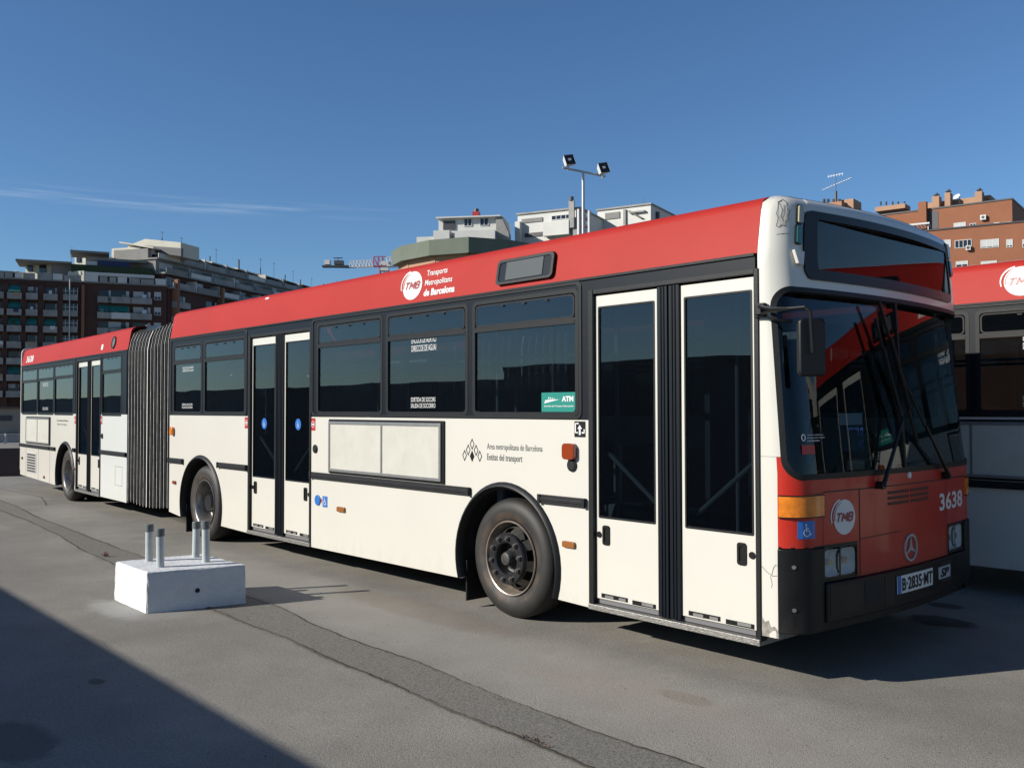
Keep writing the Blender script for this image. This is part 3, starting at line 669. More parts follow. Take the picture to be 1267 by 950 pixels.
# arrow sticker
o = decal(M1, 'arrow_sticker', BLACKV, lambda mb: flat(mb, rrect(-1.925, -1.812, 1.472, 1.588, .004), .002, SM('R')))
def arrow(mb):
    mp = SM('R'); cx = -1.868
    strip(mb, [(cx, 1.488), (cx, 1.535)], .018, .004, mp); flat(mb, [(cx-.024, 1.533), (cx+.024, 1.533), (cx, 1.562)], .004, mp)
    strip(mb, [(cx-.012, 1.572), (cx-.045, 1.572), (cx-.045, 1.505), (cx-.02, 1.505)], .012, .004, mp); strip(mb, [(cx+.045, 1.53), (cx+.045, 1.505), (cx+.02, 1.505)], .012, .004, mp)
decal(M1, 'arrow_symbol', WHITE, arrow, parent=o)
def stop_sticker(M, x, z):
    o = decal(M, 'no_entry_sticker', REDV, lambda mb: flat(mb, rrect(x-.045, x+.045, z-.065, z+.065, .004), .002, SM('R')))
    def bar(mb): ring(mb, ell(x, z, .034, .034, 20), ell(x, z, .028, .028, 20), .0035, .004, SM('R')); flat(mb, rrect(x-.022, x+.022, z-.008, z+.008, .002), .004, SM('R'))
    decal(M, 'no_entry_symbol', WHITE, bar, parent=o)
stop_sticker(M1, -5.765, 1.52); stop_sticker(M1, -7.32, 1.52)
mb = MB(M1); mb.prism(ell(-5.66, .735, .055, .055, 24), .0005, .012, SM('R')); part('round_button', mb, BLUEV, bevel=.004)
mb = MB(M1); flat(mb, [(-5.592, .705), (-5.578, .735), (-5.592, .765), (-5.602, .735)], .002, SM('R')); part('tactile_mark', mb, REDLET)
o = decal(M1, 'access_sticker', BLUEV, lambda mb: flat(mb, rrect(-5.567, -5.470, .672, .785, .004), .002, SM('R'))); decal(M1, 'access_symbol', WHITE, lambda mb: wheelchair(mb, -5.52, .73, .095, .004, SM('R')), parent=o)
# window lettering and the green sticker
vtext(M1, -4.01, -3.64, 2.20, 2.33, ESC1, fws[1]); vtext(M1, -4.02, -3.65, 1.69, 1.785, ESC2, fws[1])
vtext(M1, -9.235, -8.885, 2.175, 2.24, ESC1, fws[4]); vtext(M1, -9.25, -8.91, 1.69, 1.755, ESC2, fws[4])
o = decal(M1, 'green_window_sticker', GREENV, lambda mb: flat(mb, rrect(-2.29, -1.918, 1.657, 1.805, .003), -.0095, SM('R')), parent=fws[0])
def atm(mb):
    mp = SM('R'); q = -.0085
    put_text(mb, 'ATM', -2.068, -1.945, 1.735, 1.776, q, mp, .05, .0); put_text(mb, 'Autoritat del Transport Metropolita', -2.262, -1.944, 1.692, 1.708, q, mp, .02)
    flat(mb, [(-2.26, 1.722), (-2.245, 1.748), (-2.09, 1.752), (-2.19, 1.735)], q, mp)
    for i in range(4): flat(mb, [(-2.213+i*.02, 1.755), (-2.203+i*.02, 1.755), (-2.203+i*.02, 1.770-i*.003), (-2.213+i*.02, 1.770-i*.003)], q, mp)
decal(M1, 'sticker_lettering', WHITE, atm, parent=fws[0])
# roof side sign, disc, lettering
mb = MB(M1); ring(mb, rrect(-2.805, -2.142, 2.682, 2.888, .04), rrect(-2.775, -2.172, 2.708, 2.862, .03), -.02, .014, CM); side_sign = part('route_sign_frame', mb, RUBBER, bevel=.003)
mb = MB(M1); flat(mb, rrect(-2.78, -2.167, 2.704, 2.866, .03), .002, CM); part('route_sign_glass', mb, GL_RS, parent=side_sign)
mb = MB(M1); flat(mb, rrect(-2.69, -2.26, 2.715, 2.86, .004), -.004, CM); part('route_sign_screen', mb, mat('grey_route_blind', (.17, .18, .18), .6), parent=side_sign)
mb = MB(M1); flat(mb, rrect(-2.78, -2.167, 2.704, 2.866, .03), -.010, CM); part('route_sign_back', mb, SIGNB, parent=side_sign)
# cove needs no hole: the sign box stands proud of it
for o_ in (side_sign,)+tuple(side_sign.children): o_.location.y -= .016
tmb_logo(M1, -4.02, 2.808, .15, .132, CM)
for t_, a, b, c, d, bo in (('Transports', -3.815, -3.515, 2.858, 2.925, .012), ('Metropolitans', -3.825, -3.43, 2.770, 2.838, .012), ('de Barcelona', -3.825, -3.375, 2.688, 2.752, .04)):
    decal(M1, 'roof_lettering', WHITED, lambda mb: put_text(mb, t_, a, b, c, d, .003, CM, bo))
mb = MB(M1); flat(mb, ell(-6.93, 2.955, .05, .012, 14), .003, CM); part('roof_clip', mb, WHITE)
# mud flaps
mb = MB(M1); mb.box(-3.262, -3.245, .04, .30, .06, .40); part('mud_flap', mb, RUBBER)
mb = MB(M1); mb.box(-9.165, -9.148, .04, .62, .06, .42); part('mud_flap', mb, RUBBER)

# ---- front end --------------------------------------------------
WS = (.062, WT-.062, 1.25, 2.425, .13); WI = (.098, WT-.098, 1.285, 2.395, .11)
ws = sorted(set(lin(-.11, .035, .03)+lin(.035, WS[0], .01)+rrws(WS[0], WS[1], WS[4])+[WT-x for x in lin(-.11, .035, .03)+lin(.035, WS[0], .01)]))
mb = MB(M1)
# mask above and beside the windscreen
SGX = .34
inner = [x for x in sorted(set(ws+[SGX-.001, SGX+.001, WT-SGX-.001, WT-SGX+.001])) if WS[0]-1e-9 <= x <= WS[1]+1e-9]
front_patch(mb, inner, lambda w: rrz(w, *WS)[1] if WS[0]+.001 < w < WS[1]-.001 else WS[3]-WS[4], lambda w: 2.486 if SGX < w < WT-SGX else 3.01, 0, .02, .05)
front_patch(mb, [x for x in inner if SGX < x < WT-SGX], lambda w: 2.908, lambda w: 3.01, 0, .02, .05)
part('front_mask', mb, CREAM, smooth=True, angle=50)
for w0, w1, nm in ((-.11, WS[0], 'R'), (WT-WS[0], WT+.11, 'L')):
    mb = MB(M1); front_patch(mb, lin(w0, w1, .02), lambda w: 1.39, lambda w: 3.01, 0, .02, .05)
    q0, q1 = (-.11, .035) if nm == 'R' else (WT-.035, WT+.11)
    front_patch(mb, lin(q0, q1, .02), lambda w: .30, lambda w: 1.388, 0, .02, .1); part('corner_pillar', mb, CREAM, smooth=True, angle=50)
mb = MB(M1); fr_ring(mb, WS, WI, .004, .085); wsf = part('windscreen', mb, RUBBER, smooth=True, angle=50)
mb = MB(M1); fr_patch_rr(mb, WI[0]-.01, WI[1]+.01, WI[2]-.01, WI[3]+.01, WI[4], lambda w, z: -.008-.06*(z-1.28)/1.11, .006); part('windscreen_pane', mb, GL_WS, parent=wsf, smooth=True, angle=30)
mb = MB(M1); front_patch(mb, lin(1.298, 1.322, .012), lambda w: WI[2], lambda w: WI[3], .002, .02); part('windscreen_divider', mb, RUBBER, parent=wsf)
# front cap of the roof
cap = [PF(w, 3.0095, -.002) for w in lin(-.10, WT+.10, .06)]
mb = MB(M1); n = len(cap); c2 = [(x, y, 3.0095) for x, y, z in cap]; mb.add(c2+[(-.62, .29+(y-.12)*1.92/2.26, 3.033) for x, y, z in c2], [[i, i+1, n+i+1, n+i] for i in range(n-1)]); part('roof_cap', mb, CREAM)
# red panel with lamp cut-outs
H0, H1 = .353, .700
RWS = sorted(set(lin(.035, H0, .03)+lin(H0, H1, .06)+lin(H1, WT-H1, .06)+lin(WT-H1, WT-H0, .06)+lin(WT-H0, WT-.035, .03)+rrws(WS[0], WS[1], WS[4])))
def ztop(w): return min(1.388, rrz(w, *WS)[0]) if WS[0] < w < WS[1] else 1.388
def fpart(name, w0, w1, fb, m, par=None, off=0, th=.02, ft=ztop):
    w_ = [x for x in RWS if w0-1e-6 <= x <= w1+1e-6]; mb = MB(M1); front_patch(mb, w_, fb, ft, off, th); return part(name, mb, m, parent=par or BUS, smooth=True, angle=40)
fpart('front_panel', .035, H1, lambda w: .843, REDF); fpart('front_panel', WT-H1, WT-.035, lambda w: .843, REDF)
fp = fpart('front_flap', H1, WT-H1, lambda w: .626, REDF)
def gr(mb, pts, wd=.008):   # shut lines
    for a, b in zip(pts, pts[1:]):
        n = max(1, int(abs(a[0]-b[0])/.08)); P = [(a[0]+(b[0]-a[0])*i/n, a[1]+(b[1]-a[1])*i/n) for i in range(n+1)]; strip(mb, P, wd, .0025, FM)
mb = MB(M1); gr(mb, [(.36, 1.172), (WT-.30, 1.172)]); gr(mb, [(.728, 1.17), (.728, .630)]); gr(mb, [(.728, .858), (1.23, .868)], .005); gr(mb, [(.04, .846), (H1, .846)]); gr(mb, [(.355, 1.17), (.355, .85)], .003)
gr(mb, [(WT-.728, 1.17), (WT-.728, .630)], .005); part('shut_line', mb, BLACKV)
mb = MB(M1)
for r_ in range(3):
    for a, b in ((1.065, 1.345), (1.375, 1.65)): front_patch(mb, lin(a, b, .06), lambda w, r_=r_: 1.118-r_*.036, lambda w, r_=r_: 1.138-r_*.036, .003, .004)
part('air_slots', mb, mat('slot_dark_red', (.09, .01, .008), .6))
mb = MB(M1); mb.add([], []); c = ell(1.348, 1.231, .020, .022, 18); mb.prism(c, 0, .012, FM); part('screen_wash_cap', mb, WHITE)
for k, (a, b) in enumerate(((.045, .352), (WT-.300, WT-.045))):
    mb = MB(M1); front_patch(mb, lin(a, b, .03), lambda w: 1.024, lambda w: 1.160, .014, .02, .03); tl = part('turn_signal', mb, AMBER, smooth=True, angle=50)
    mb = MB(M1)
    for z in (1.024, 1.154): front_patch(mb, lin(a-.004, b+.004, .03), lambda w: z, lambda w: z+.006, .017, .02)
    part('lamp_surround', mb, BLACKV, parent=tl)
o = decal(M1, 'access_sticker', BLUEV, lambda mb: front_patch(mb, lin(.150, .278, .03), lambda w: .900, lambda w: 1.006, .002, .001)); decal(M1, 'access_symbol', WHITE, lambda mb: wheelchair(mb, .212, .95, .095, .004, FM), parent=o)
tmb_logo(M1, .565, 1.008, .112, .108, FM)
decal(M1, 'fleet_number', WHITE, lambda mb: put_text(mb, '3638', 1.845, 2.335, .950, 1.075, .003, FM, .025))
# three pointed star in a ring
mb = MB(M1); ring(mb, ell(1.356, .745, .092, .092, 40), ell(1.356, .745, .076, .076, 40), .001, .012, FM)
for k in range(3):
    t = PI/2+k*2*PI/3; c, s_ = math.cos(t), math.sin(t); px, pz = -s_, c
    mb.prism([(1.356+.080*c, .745+.080*s_), (1.356+.016*px, .745+.016*pz), (1.356-.010*c, .745-.010*s_), (1.356-.016*px, .745-.016*pz)], .002, .010, FM)
part('star_emblem', mb, mat('dull_silver', (.55, .55, .55), .3, metal=.4))
# headlamps
for k, (a, b) in enumerate(((H0, H1), (WT-H1, WT-H0))):
    mb = MB(M1); fr_ring(mb, (a+.002, b-.002, .628, .841, .012), (a+.012, b-.012, .640, .830, .01), .004, .06); hl = part('headlight', mb, BLACKV)
    mb = MB(M1); front_patch(mb, lin(a+.01, b-.01, .05), lambda w: .64, lambda w: .83, -.06, .004)
    def bowl(cw, cz, r):
        prof = [(r, -.006), (r*.93, -.022), (r*.72, -.045), (r*.3, -.056), (.012, -.058)]; nn = 24; k_ = len(prof)
        vs = [(cw+q*math.cos(2*PI*i/nn), o, cz+q*math.sin(2*PI*i/nn)) for i in range(nn) for q, o in [(q_*(.97/(abs(math.cos(2*PI*i/nn))**6+abs(math.sin(2*PI*i/nn))**6)**(1/6)), o_) for q_, o_ in prof]]
        mb.add(vs, [[i*k_+j, ((i+1) % nn)*k_+j, ((i+1) % nn)*k_+j+1, i*k_+j+1] for i in range(nn) for j in range(k_-1)], FM)
    bowl(a+.10, .735, .085); bowl(b-.10, .735, .085); part('reflector', mb, SILVER, parent=hl, smooth=True)
    for cw in (a+.10, b-.10): mb = MB(M1); mb.prism(ell(cw, .735, .022, .022, 14), -.056, -.020, FM); part('bulb', mb, CHROME, parent=hl)
    mb = MB(M1); front_patch(mb, lin((a+b)/2-.005, (a+b)/2+.005, .01), lambda w: .64, lambda w: .83, -.004, .05); part('lamp_divider', mb, BLACKV, parent=hl)
    mb = MB(M1); front_patch(mb, lin(a+.01, b-.01, .05), lambda w: .638, lambda w: .832, .0, .004); part('lens', mb, GL_CLR, parent=hl)
# bumper: corner blocks and centre bar
for a, b in ((.035, H0-.002), (WT-H0+.002, WT-.035)):
    mb = MB(M1); front_patch(mb, lin(a, b, .025), lambda w: .335, lambda w: .838, .014, .03, .06); part('bumper_corner', mb, BUMPER, smooth=True, angle=45, bevel=.006)
    for q in (.48, .735): mb = MB(M1); mb.prism(ell(a+.09 if a < 1 else b-.09, q, .012, .012, 12), .014, .020, FM); part('bumper_bolt', mb, CHROME)
mb = MB(M1); front_patch(mb, lin(H0, WT-H0, .06), lambda w: .385, lambda w: .622, .030, .05, .06); bp = part('bumper', mb, BUMPER, smooth=True, angle=45, bevel=.008)
mb = MB(M1); front_patch(mb, lin(H0, WT-H0, .06), lambda w: .33, lambda w: .383, -.01, .05); part('bumper_valance', mb, BUMPER, parent=bp)
for a, b in ((.73, .93), (WT-.93, WT-.73)):
    mb = MB(M1); front_patch(mb, lin(a, b, .05), lambda w: .455, lambda w: .600, .032, .004); part('fog_lamp_recess', mb, DARK, parent=bp)
for a, b in ((.38, .70), (.96, 1.08)):
    mb = MB(M1); front_patch(mb, lin(a, b, .05), lambda w: .42, lambda w: .60, .032, .003); part('bumper_pad', mb, mat('scuffed_bumper_pad', (.022, .020, .018), .5, spec=.25, noise=.3, nscale=9), parent=bp)
PW0, PW1 = 1.105, 1.615
mb = MB(M1); front_patch(mb, lin(PW0, PW1, .06), lambda w: .468, lambda w: .584, .040, .006); pl = part('number_plate', mb, WHITE)
mb = MB(M1); front_patch(mb, lin(PW0, PW0+.042, .02), lambda w: .468, lambda w: .584, .042, .002); part('plate_band', mb, BLUEV, parent=pl)
decal(M1, 'plate_lettering', BLACKV, lambda mb: put_text(mb, 'B·2835·MT', PW0+.055, PW1-.012, .484, .568, .0435, FM, .02), parent=pl)
mb = MB(M1); front_patch(mb, lin(1.73, 1.945, .05), lambda w: .485, lambda w: .570, .036, .004); pl = part('small_plate', mb, mat('grey_plate', (.42, .45, .5), .5))
decal(M1, 'plate_lettering', BLACKV, lambda mb: put_text(mb, 'SP', 1.76, 1.91, .497, .558, .039, FM, .03, .25), parent=pl)
# destination sign
def sgoff(w, z):   # nearly flat pane set back in the curved box, tipped slightly down and towards the far side
    x_, y_, _ = PF(w, z, 0)
    return min(.004, -.132-.05*((y_-1.25)/1.25)**2+.035*(z-2.69)-x_)
SG = (.315, WT-.315, 2.478, 2.915, .07)
mb = MB(M1); fr_ring(mb, SG, (.435, WT-.345, 2.545, 2.865, .02), .012, .10); sg = part('destination_sign', mb, BLACKV, smooth=True, angle=40)
mb = MB(M1); fr_patch_rr(mb, .325, WT-.325, 2.49, 2.905, .06, sgoff, .002); part('sign_glass', mb, GL_SIGN, parent=sg, smooth=True, angle=30)
mb = MB(M1); mb.box(-.50, -.17, .20, .22, 2.492, 2.90); mb.box(-.50, -.17, 2.28, 2.30, 2.492, 2.90); mb.box(-.50, -.48, .22, 2.28, 2.492, 2.90); mb.box(-.48, -.17, .22, 2.28, 2.490, 2.50); mb.box(-.48, -.17, .22, 2.28, 2.892, 2.902); part('sign_housing', mb, SIGNB, parent=sg)
mb = MB(M1); mb.box(-.30, -.28, .30, 2.2, 2.52, 2.88); part('sign_screen', mb, SIGNB, parent=sg)
mb = MB(M1); mb.box(-.279, -.276, .72, .726, 2.53, 2.87); part('screen_seam', mb, INTL, parent=sg)
for m_ in (0, 1):
    W_ = (lambda a, b: (a, b)) if m_ == 0 else (lambda a, b: (WT-b, WT-a))
    for (a, b, z0, z1, mm, nm) in ((.252, .298, 2.825, 2.935, IVORYL, 'marker_lamp'), (.245, .290, 2.695, 2.808, GREENL, 'marker_lamp')):
        a, b = W_(a, b); mb = MB(M1); fr_patch_rr(mb, a-.006, b+.006, z0-.008, z1+.008, .014, .008, .008); L_ = part('lamp_base', mb, BLACKV); mb = MB(M1); fr_patch_rr(mb, a, b, z0, z1, .012, .020, .014); part(nm, mb, mm, parent=L_, smooth=True, angle=40)
mb = MB(M1); mb.add([(a, o_, b) for o_ in (0, .03) for a, b in ((.215, 2.65), (.30, 2.645), (.285, 2.555), (.24, 2.565))], [(0, 1, 2, 3), (4, 5, 6, 7), (0, 1, 5, 4), (1, 2, 6, 5), (2, 3, 7, 6), (3, 0, 4, 7)], FM); part('hook_cover', mb, CREAM, bevel=.006)
# flaking paint on the corner
def chip(mb):
    P = [(.105, 2.955), (.135, 2.972), (.165, 2.95), (.172, 2.91), (.192, 2.895), (.178, 2.86), (.188, 2.84), (.165, 2.825), (.170, 2.80), (.135, 2.805), (.125, 2.79), (.102, 2.80), (.112, 2.85), (.098, 2.88), (.108, 2.92)]
    for a, b in zip(P, P[1:]+P[:1]): strip(mb, [a, ((a[0]+b[0])/2+.002, (a[1]+b[1])/2-.003), b], .0045, .0015, FM)
    for P in ([(.12, 2.94), (.14, 2.90), (.13, 2.86), (.15, 2.83)], [(.15, 2.93), (.155, 2.88), (.14, 2.85)], [(.11, 2.745), (.15, 2.75), (.20, 2.752)], [(-.095, .72), (-.05, .69), (.0, .67), (.028, .675)], [(-.01, .67), (.005, .72), (.02, .74), (.03, .735)], [(-.02, .668), (-.005, .62), (-.012, .60)]): strip(mb, P, .004, .0015, FM)
decal(M1, 'flaked_paint', mat('paint_crack_grey', (.20, .19, .17), .8), chip)
mb = MB(M1); flat(mb, [(.10, 2.955), (.135, 2.968), (.165, 2.945), (.17, 2.91), (.188, 2.893), (.175, 2.86), (.184, 2.84), (.163, 2.827), (.166, 2.803), (.135, 2.808), (.125, 2.795), (.106, 2.803), (.115, 2.85), (.102, 2.88), (.111, 2.92)], .001, FM); part('bare_patch', mb, mat('bare_filler', (.55, .53, .46), .7, noise=.2, nscale=30))
mb = MB(M1); flat(mb, [(-.10, .30), (.034, .30), (.034, .34), (.01, .37), (-.02, .36), (-.04, .40), (-.07, .385), (-.10, .42)], .0015, FM); part('scraped_corner', mb, mat('scraped_filler', (.30, .28, .24), .8, noise=.5, nscale=25))
# wipers
def wiper(p0, p1, b0, b1, off=.05):
    q = lambda p, o: Vector(PF(p[0], p[1], o))
    mb = MB(M1); mb.tube(q((p0[0], p0[1]-.03), -.0), q((p0[0], p0[1]-.03), .05), .026, 14); mb.tube(q((p0[0], p0[1]-.03), .045), q(p1, off+.01), .016, 8, .008); mb.tube(q((p0[0]+.05, p0[1]-.03), .03), q(p1, off), .005, 6)
    W_ = part('wiper', mb, BLACKV)
    mb = MB(M1); n = 8; pts = [(b0[0]+(b1[0]-b0[0])*i/n, b0[1]+(b1[1]-b0[1])*i/n) for i in range(n+1)]
    mb.path([q(p, .016) for p in pts], .011, 6); mb.path([q(p, .028) for p in pts[2:-2]], .011, 6); mb.path([q(p1, off), q(((b0[0]+b1[0])/2, (b0[1]+b1[1])/2), .03)], .009, 6); part('wiper_blade', mb, BLACKV, parent=W_)
wiper((.936, 1.216), (1.20, 1.62), (1.00, 2.27), (1.25, 1.52)); wiper((1.923, 1.23), (1.52, 1.56), (1.06, 2.385), (1.47, 1.44))
# mirror on its bracket at the pillar
mb = MB(M1); mb.box(-.345, -.275, -.035, .0, 2.235, 2.325); mb.box(-.33, -.285, -.055, -.03, 2.25, 2.31); mir = part('mirror_bracket', mb, BLACKV, bevel=.006)
mb = MB(M1); mb.path([(-.30, -.05, 2.30), (-.20, -.10, 2.275), (-.05, -.13, 2.262), (.06, -.13, 2.262), (.085, -.12, 2.235), (.092, -.11, 2.00)], .011, 8); mb.path([(-.30, -.04, 2.255), (-.20, -.09, 2.262), (-.10, -.12, 2.262)], .009, 8); mb.path([(-.28, -.03, 2.24), (-.2, -.04, 2.215), (-.12, .02, 2.20)], .007, 6); part('mirror_arm', mb, BLACKV, parent=mir, smooth=True)
Mm = Matrix.Translation((.050, -.055, 2.035)) @ Matrix.Rotation(math.radians(48), 4, 'Z')
mb = MB(Mm); mb.prism(rrect(-.078, .078, -.168, .168, .03), -.028, .028, lambda a, d, b: (a, d, b)); mh = part('mirror_shell', mb, mat('mirror_shell_black', (.006, .006, .007), .45, spec=.3), parent=mir, bevel=.012, smooth=True, angle=50)
mb = MB(Mm); mb.prism(rrect(-.068, .068, -.155, .155, .022), .0285, .031, lambda a, d, b: (a, d, b)); part('mirror_glass', mb, CHROME, parent=mir)
# ---- cab and saloon
mb = MB(M1); mb.box(-.55, -.13, .20, 2.30, .9, 1.22); mb.box(-.62, -.40, 1.55, 2.25, 1.18, 1.30); part('dashboard', mb, INTG, bevel=.03)
mb = MB(M1); mb.box(-1.45, -1.0, 1.6, 2.1, .85, .98); mb.box(-1.52, -1.40, 1.6, 2.1, .95, 1.68); mb.box(-1.50, -1.42, 1.72, 1.98, 1.68, 1.85); part('driver_seat', mb, SEATB, bevel=.03)
mb = MB(M1); nn = 28; mb.path([(-.72+.10*math.cos(2*PI*i/nn), 1.87+.23*math.sin(2*PI*i/nn), 1.30+.20*math.cos(2*PI*i/nn)) for i in range(nn+1)], .014, 6); mb.tube((-.72, 1.87, 1.30), (-.5, 1.87, 1.05), .03, 8); part('steering_wheel', mb, BLACKV)
mb = MB(M1); mb.box(-1.75, -1.70, 1.35, 2.44, .35, 2.7); part('cab_partition', mb, INTG)  # partition raised to near full height to block sun through the cab
mb = MB(M1); front_patch(mb, lin(.60, .85, .05), lambda w: 1.41, lambda w: 1.65, -.03, .001); part('paper_notice', mb, PAPER)
mb = MB(M1); put_text(mb, '10', .775, .84, 1.50, 1.56, -.022, FM, .02); put_text(mb, 'IC', .775, .84, 1.42, 1.48, -.022, FM, .02); put_text(mb, 'SERVEI', .66, .78, 1.545, 1.56, -.022, FM, 0); part('notice_lettering', mb, BLUEV)
def scr(mb):
    ring(mb, ell(.215, 1.505, .016, .022, 16), ell(.215, 1.505, .011, .016, 16), -.0085, -.008, FM)
    for i, q in enumerate((1.515, 1.498, 1.481)): put_text(mb, ('vehicle adaptat a', 'persones amb mobilitat', 'reduida')[i], .245, (.40, .41, .36)[i], q, q+.010, -.008, FM, .02)
decal(M1, 'windscreen_lettering', WHITE, scr)
decal(M1, 'red_screen_sticker', REDV, lambda mb: front_patch(mb, lin(.20, .31, .03), lambda w: 1.405, lambda w: 1.46, -.008, .001))
mb = MB(M1); front_patch(mb, lin(.13, .17, .02), lambda w: 1.88, lambda w: 2.13, -.05, .02); part('grab_handle', mb, BLACKV)
mb = MB(M1); mb.box(-.42, -.36, .9, 1.9, 2.1, 2.26); part('sun_visor', mb, BLACKV)
def seat_mesh(mb, x, y0, y1, z=.36):
    mb.box(x, x+.42, y0, y1, z+.38, z+.45); mb.box(x-.06, x+.02, y0, y1, z+.42, z+.98); mb.box(x+.15, x+.22, (y0+y1)/2-.03, (y0+y1)/2+.03, z, z+.38)
def saloon(M, xs_, rows='RL'):
    for x in xs_:
        for y0, y1 in ((.12, .95), (1.60, 2.38)):
            if y0 < 1 and not any(c[0] == x for c in []) and 'R' not in rows: continue
            mb = MB(M); seat_mesh(mb, x, y0, y1); part('passenger_seat', mb, SEATB, bevel=.02)
saloon(M1, (-5.3, -4.5, -3.7, -2.9, -9.2, -8.4), 'RL'); saloon(M1, (-6.7, -2.2), 'L')
def poles(M, L):
    for x, y in L:
        mb = MB(M); mb.tube((x, y, .35), (x, y, 2.93), .017, 8); part('grab_pole', mb, POLE)
    
poles(M1, [(-1.95, .5), (-1.05, .8), (-2.0, 1.9), (-3.9, .95), (-5.4, .95), (-6.5, 1.3), (-7.4, .9), (-8.8, 1.0), (-3.6, 1.55), (-4.3, 1.55)])
mb = MB(M1)
for y in (.75, 1.75): mb.path([(-9.4, y, 2.15), (-1.3, y, 2.15)], .016, 8)
part('hand_rail', mb, POLE)
# ---- rear section: x = -distance behind the joint
def N(s): return -s
skirt_panel(M2, -7.19, -2.90, 'R', CREAM, (-3.594, .60), zl=.30, zr=.24); skirt_panel(M2, -1.42, -.06, 'R', CREAM2, None, z0=.245)
skirt_panel(M2, -7.19, -.06, 'L', CREAM, (-3.594, .60))
for sd in 'RL': wheel_arch(M2, -3.594, sd); wheel(M2, -3.594, sd, 'rear')
RW = [(-7.05, -5.80, 1.60, 2.50, 2.26), (-5.69, -4.51, 1.60, 2.50, 2.27), (-4.39, -3.135, 1.60, 2.50, 2.28), (-1.355, -.375, 1.60, 2.53, 2.29)]
DR = (-2.865, -1.455)
mb = MB(M2); wall_grid(mb, -7.19, -.06, 1.60, 2.60, [(a-.02, b+.02, c-.02, d+.02) for a, b, c, d, _ in RW]+[(DR[0]-.03, DR[1]+.02, 1.5, 2.54)], -.04, 0, SM('R')); part('window_band', mb, BAND)
mb = MB(M2); wall_grid(mb, -7.19, -.06, 1.60, 2.60, [(a-.02, b+.02, 1.58, 2.52) for a, b in ((-7.0, -5.8), (-5.6, -4.4), (-4.2, -3.0), (-2.8, -1.6), (-1.4, -.3))], -.04, 0, SM('L')); part('window_band', mb, BAND)
rws = [window(M2, a, b, c, d, 'R', v) for a, b, c, d, v in RW]
for a, b in ((-7.0, -5.8), (-5.6, -4.4), (-4.2, -3.0), (-2.8, -1.6), (-1.4, -.3)): window(M2, a, b, 1.60, 2.50, 'L')
mb = MB(M2); ring(mb, rrect(-7.16, -2.97, 1.603, 2.59, .05), rrect(-7.13, -3.0, 1.62, 2.565, .04), .0005, .008, SM('R')); ring(mb, rrect(-1.40, -.09, 1.603, 2.59, .05), rrect(-1.385, -.12, 1.62, 2.565, .04), .0005, .008, SM('R')); mb.box(-7.19, -.06, .0005, .012, 2.582, 2.602, SM('R')); part('band_moulding', mb, RUBBER, bevel=.003)
doorway(M2, *DR)
M2c = M2 @ Matrix.Translation((0, 0, -.045))
cove(M2c, -7.19, -.06, 'R'); cove(M2c, -7.19, -.06, 'L'); roof(M2c, -7.19, -.06)
flooring(M2, -7.15, -.1, -3.594); mb = MB(M2); mb.box(-7.0, -.3, .7, 1.8, .16, .27); part('chassis', mb, DARK)
rub(M2, -7.17, -4.72, 'R', .93); rub(M2, -4.66, -4.30, 'R', .93); rub(M2, -3.05, -2.91, 'R', .955); rub(M2, -1.42, -.07, 'R', .98)
advert(M2, -6.62, -4.72, 1.0, 1.51)
lamp_block(M2, -7.03, -6.94, .63, .68, BROWNL, 'side_marker'); lamp_block(M2, -3.03, -2.95, .60, .65, BROWNL, 'side_marker'); lamp_block(M2, -5.16, -5.08, .33, .38, BROWNL, 'side_marker')
roundspk(M2, -1.335, 1.24, .045); stop_sticker(M2, -2.97, 1.49); stop_sticker(M2, -1.39, 1.50)
mb = MB(M2); mb.box(-6.56, -5.80, .0005, .010, .385, .800, SM('R')); gl = part('engine_grille', mb, CREAM2, bevel=.004)
mb = MB(M2)
for i in range(7): mb.box(-6.52, -5.84, .010, .014, .405+i*.055, .440+i*.055, SM('R'))
part('grille_slots', mb, mat('slot_brown', (.05, .035, .03), .7), parent=gl)
mb = MB(M2)
for x in (-6.68, -5.62, -4.72): mb.box(x-.004, x+.004, .0005, .002, .25, .895, SM('R'))
mb.box(-.63, -.28, .0005, .002, .775, .780, SM('R')); mb.box(-.63, -.28, .0005, .002, .48, .485, SM('R')); mb.box(-.634, -.63, .0005, .002, .48, .78, SM('R')); mb.box(-.28, -.276, .0005, .002, .48, .78, SM('R')); part('shut_line', mb, GREYV)
vtext(M2, -5.37, -4.95, 2.13, 2.20, ESC1, rws[1]); vtext(M2, -5.37, -4.95, 1.665, 1.72, ESC2, rws[1])
decal(M2, 'side_lettering', GREYV, lambda mb: put_text(mb, 'Area metropolitana de Barcelona', -4.22, -3.44, 1.445, 1.49, .002, SM('R'), .02))
decal(M2, 'side_lettering', GREYV, lambda mb: put_text(mb, 'Entitat del transport', -4.20, -3.50, 1.375, 1.42, .002, SM('R')))
decal(M2c, 'fleet_number', WHITED, lambda mb: put_text(mb, '3638', -6.82, -6.22, 2.70, 2.84, .003, CM, .025))
mb = MB(M2c); mb.prism(ell(-.83, 2.80, .10, .10, 24), .0, .010, CM); o = part('roof_vent', mb, GREYV); mb = MB(M2c); ring(mb, ell(-.83, 2.80, .10, .10, 24), ell(-.83, 2.80, .08, .08, 24), .010, .018, CM); part('vent_rim', mb, RUBBER, parent=o)
decal(M2c, 'roof_sticker', WHITED, lambda mb: flat(mb, rrect(-1.50, -1.40, 2.71, 2.80, .003), .003, CM))
saloon(M2, (-6.6, -5.8, -5.0, -4.1), 'RL'); poles(M2, [(-2.2, 1.1), (-4.4, 1.0), (-1.2, 1.0)])
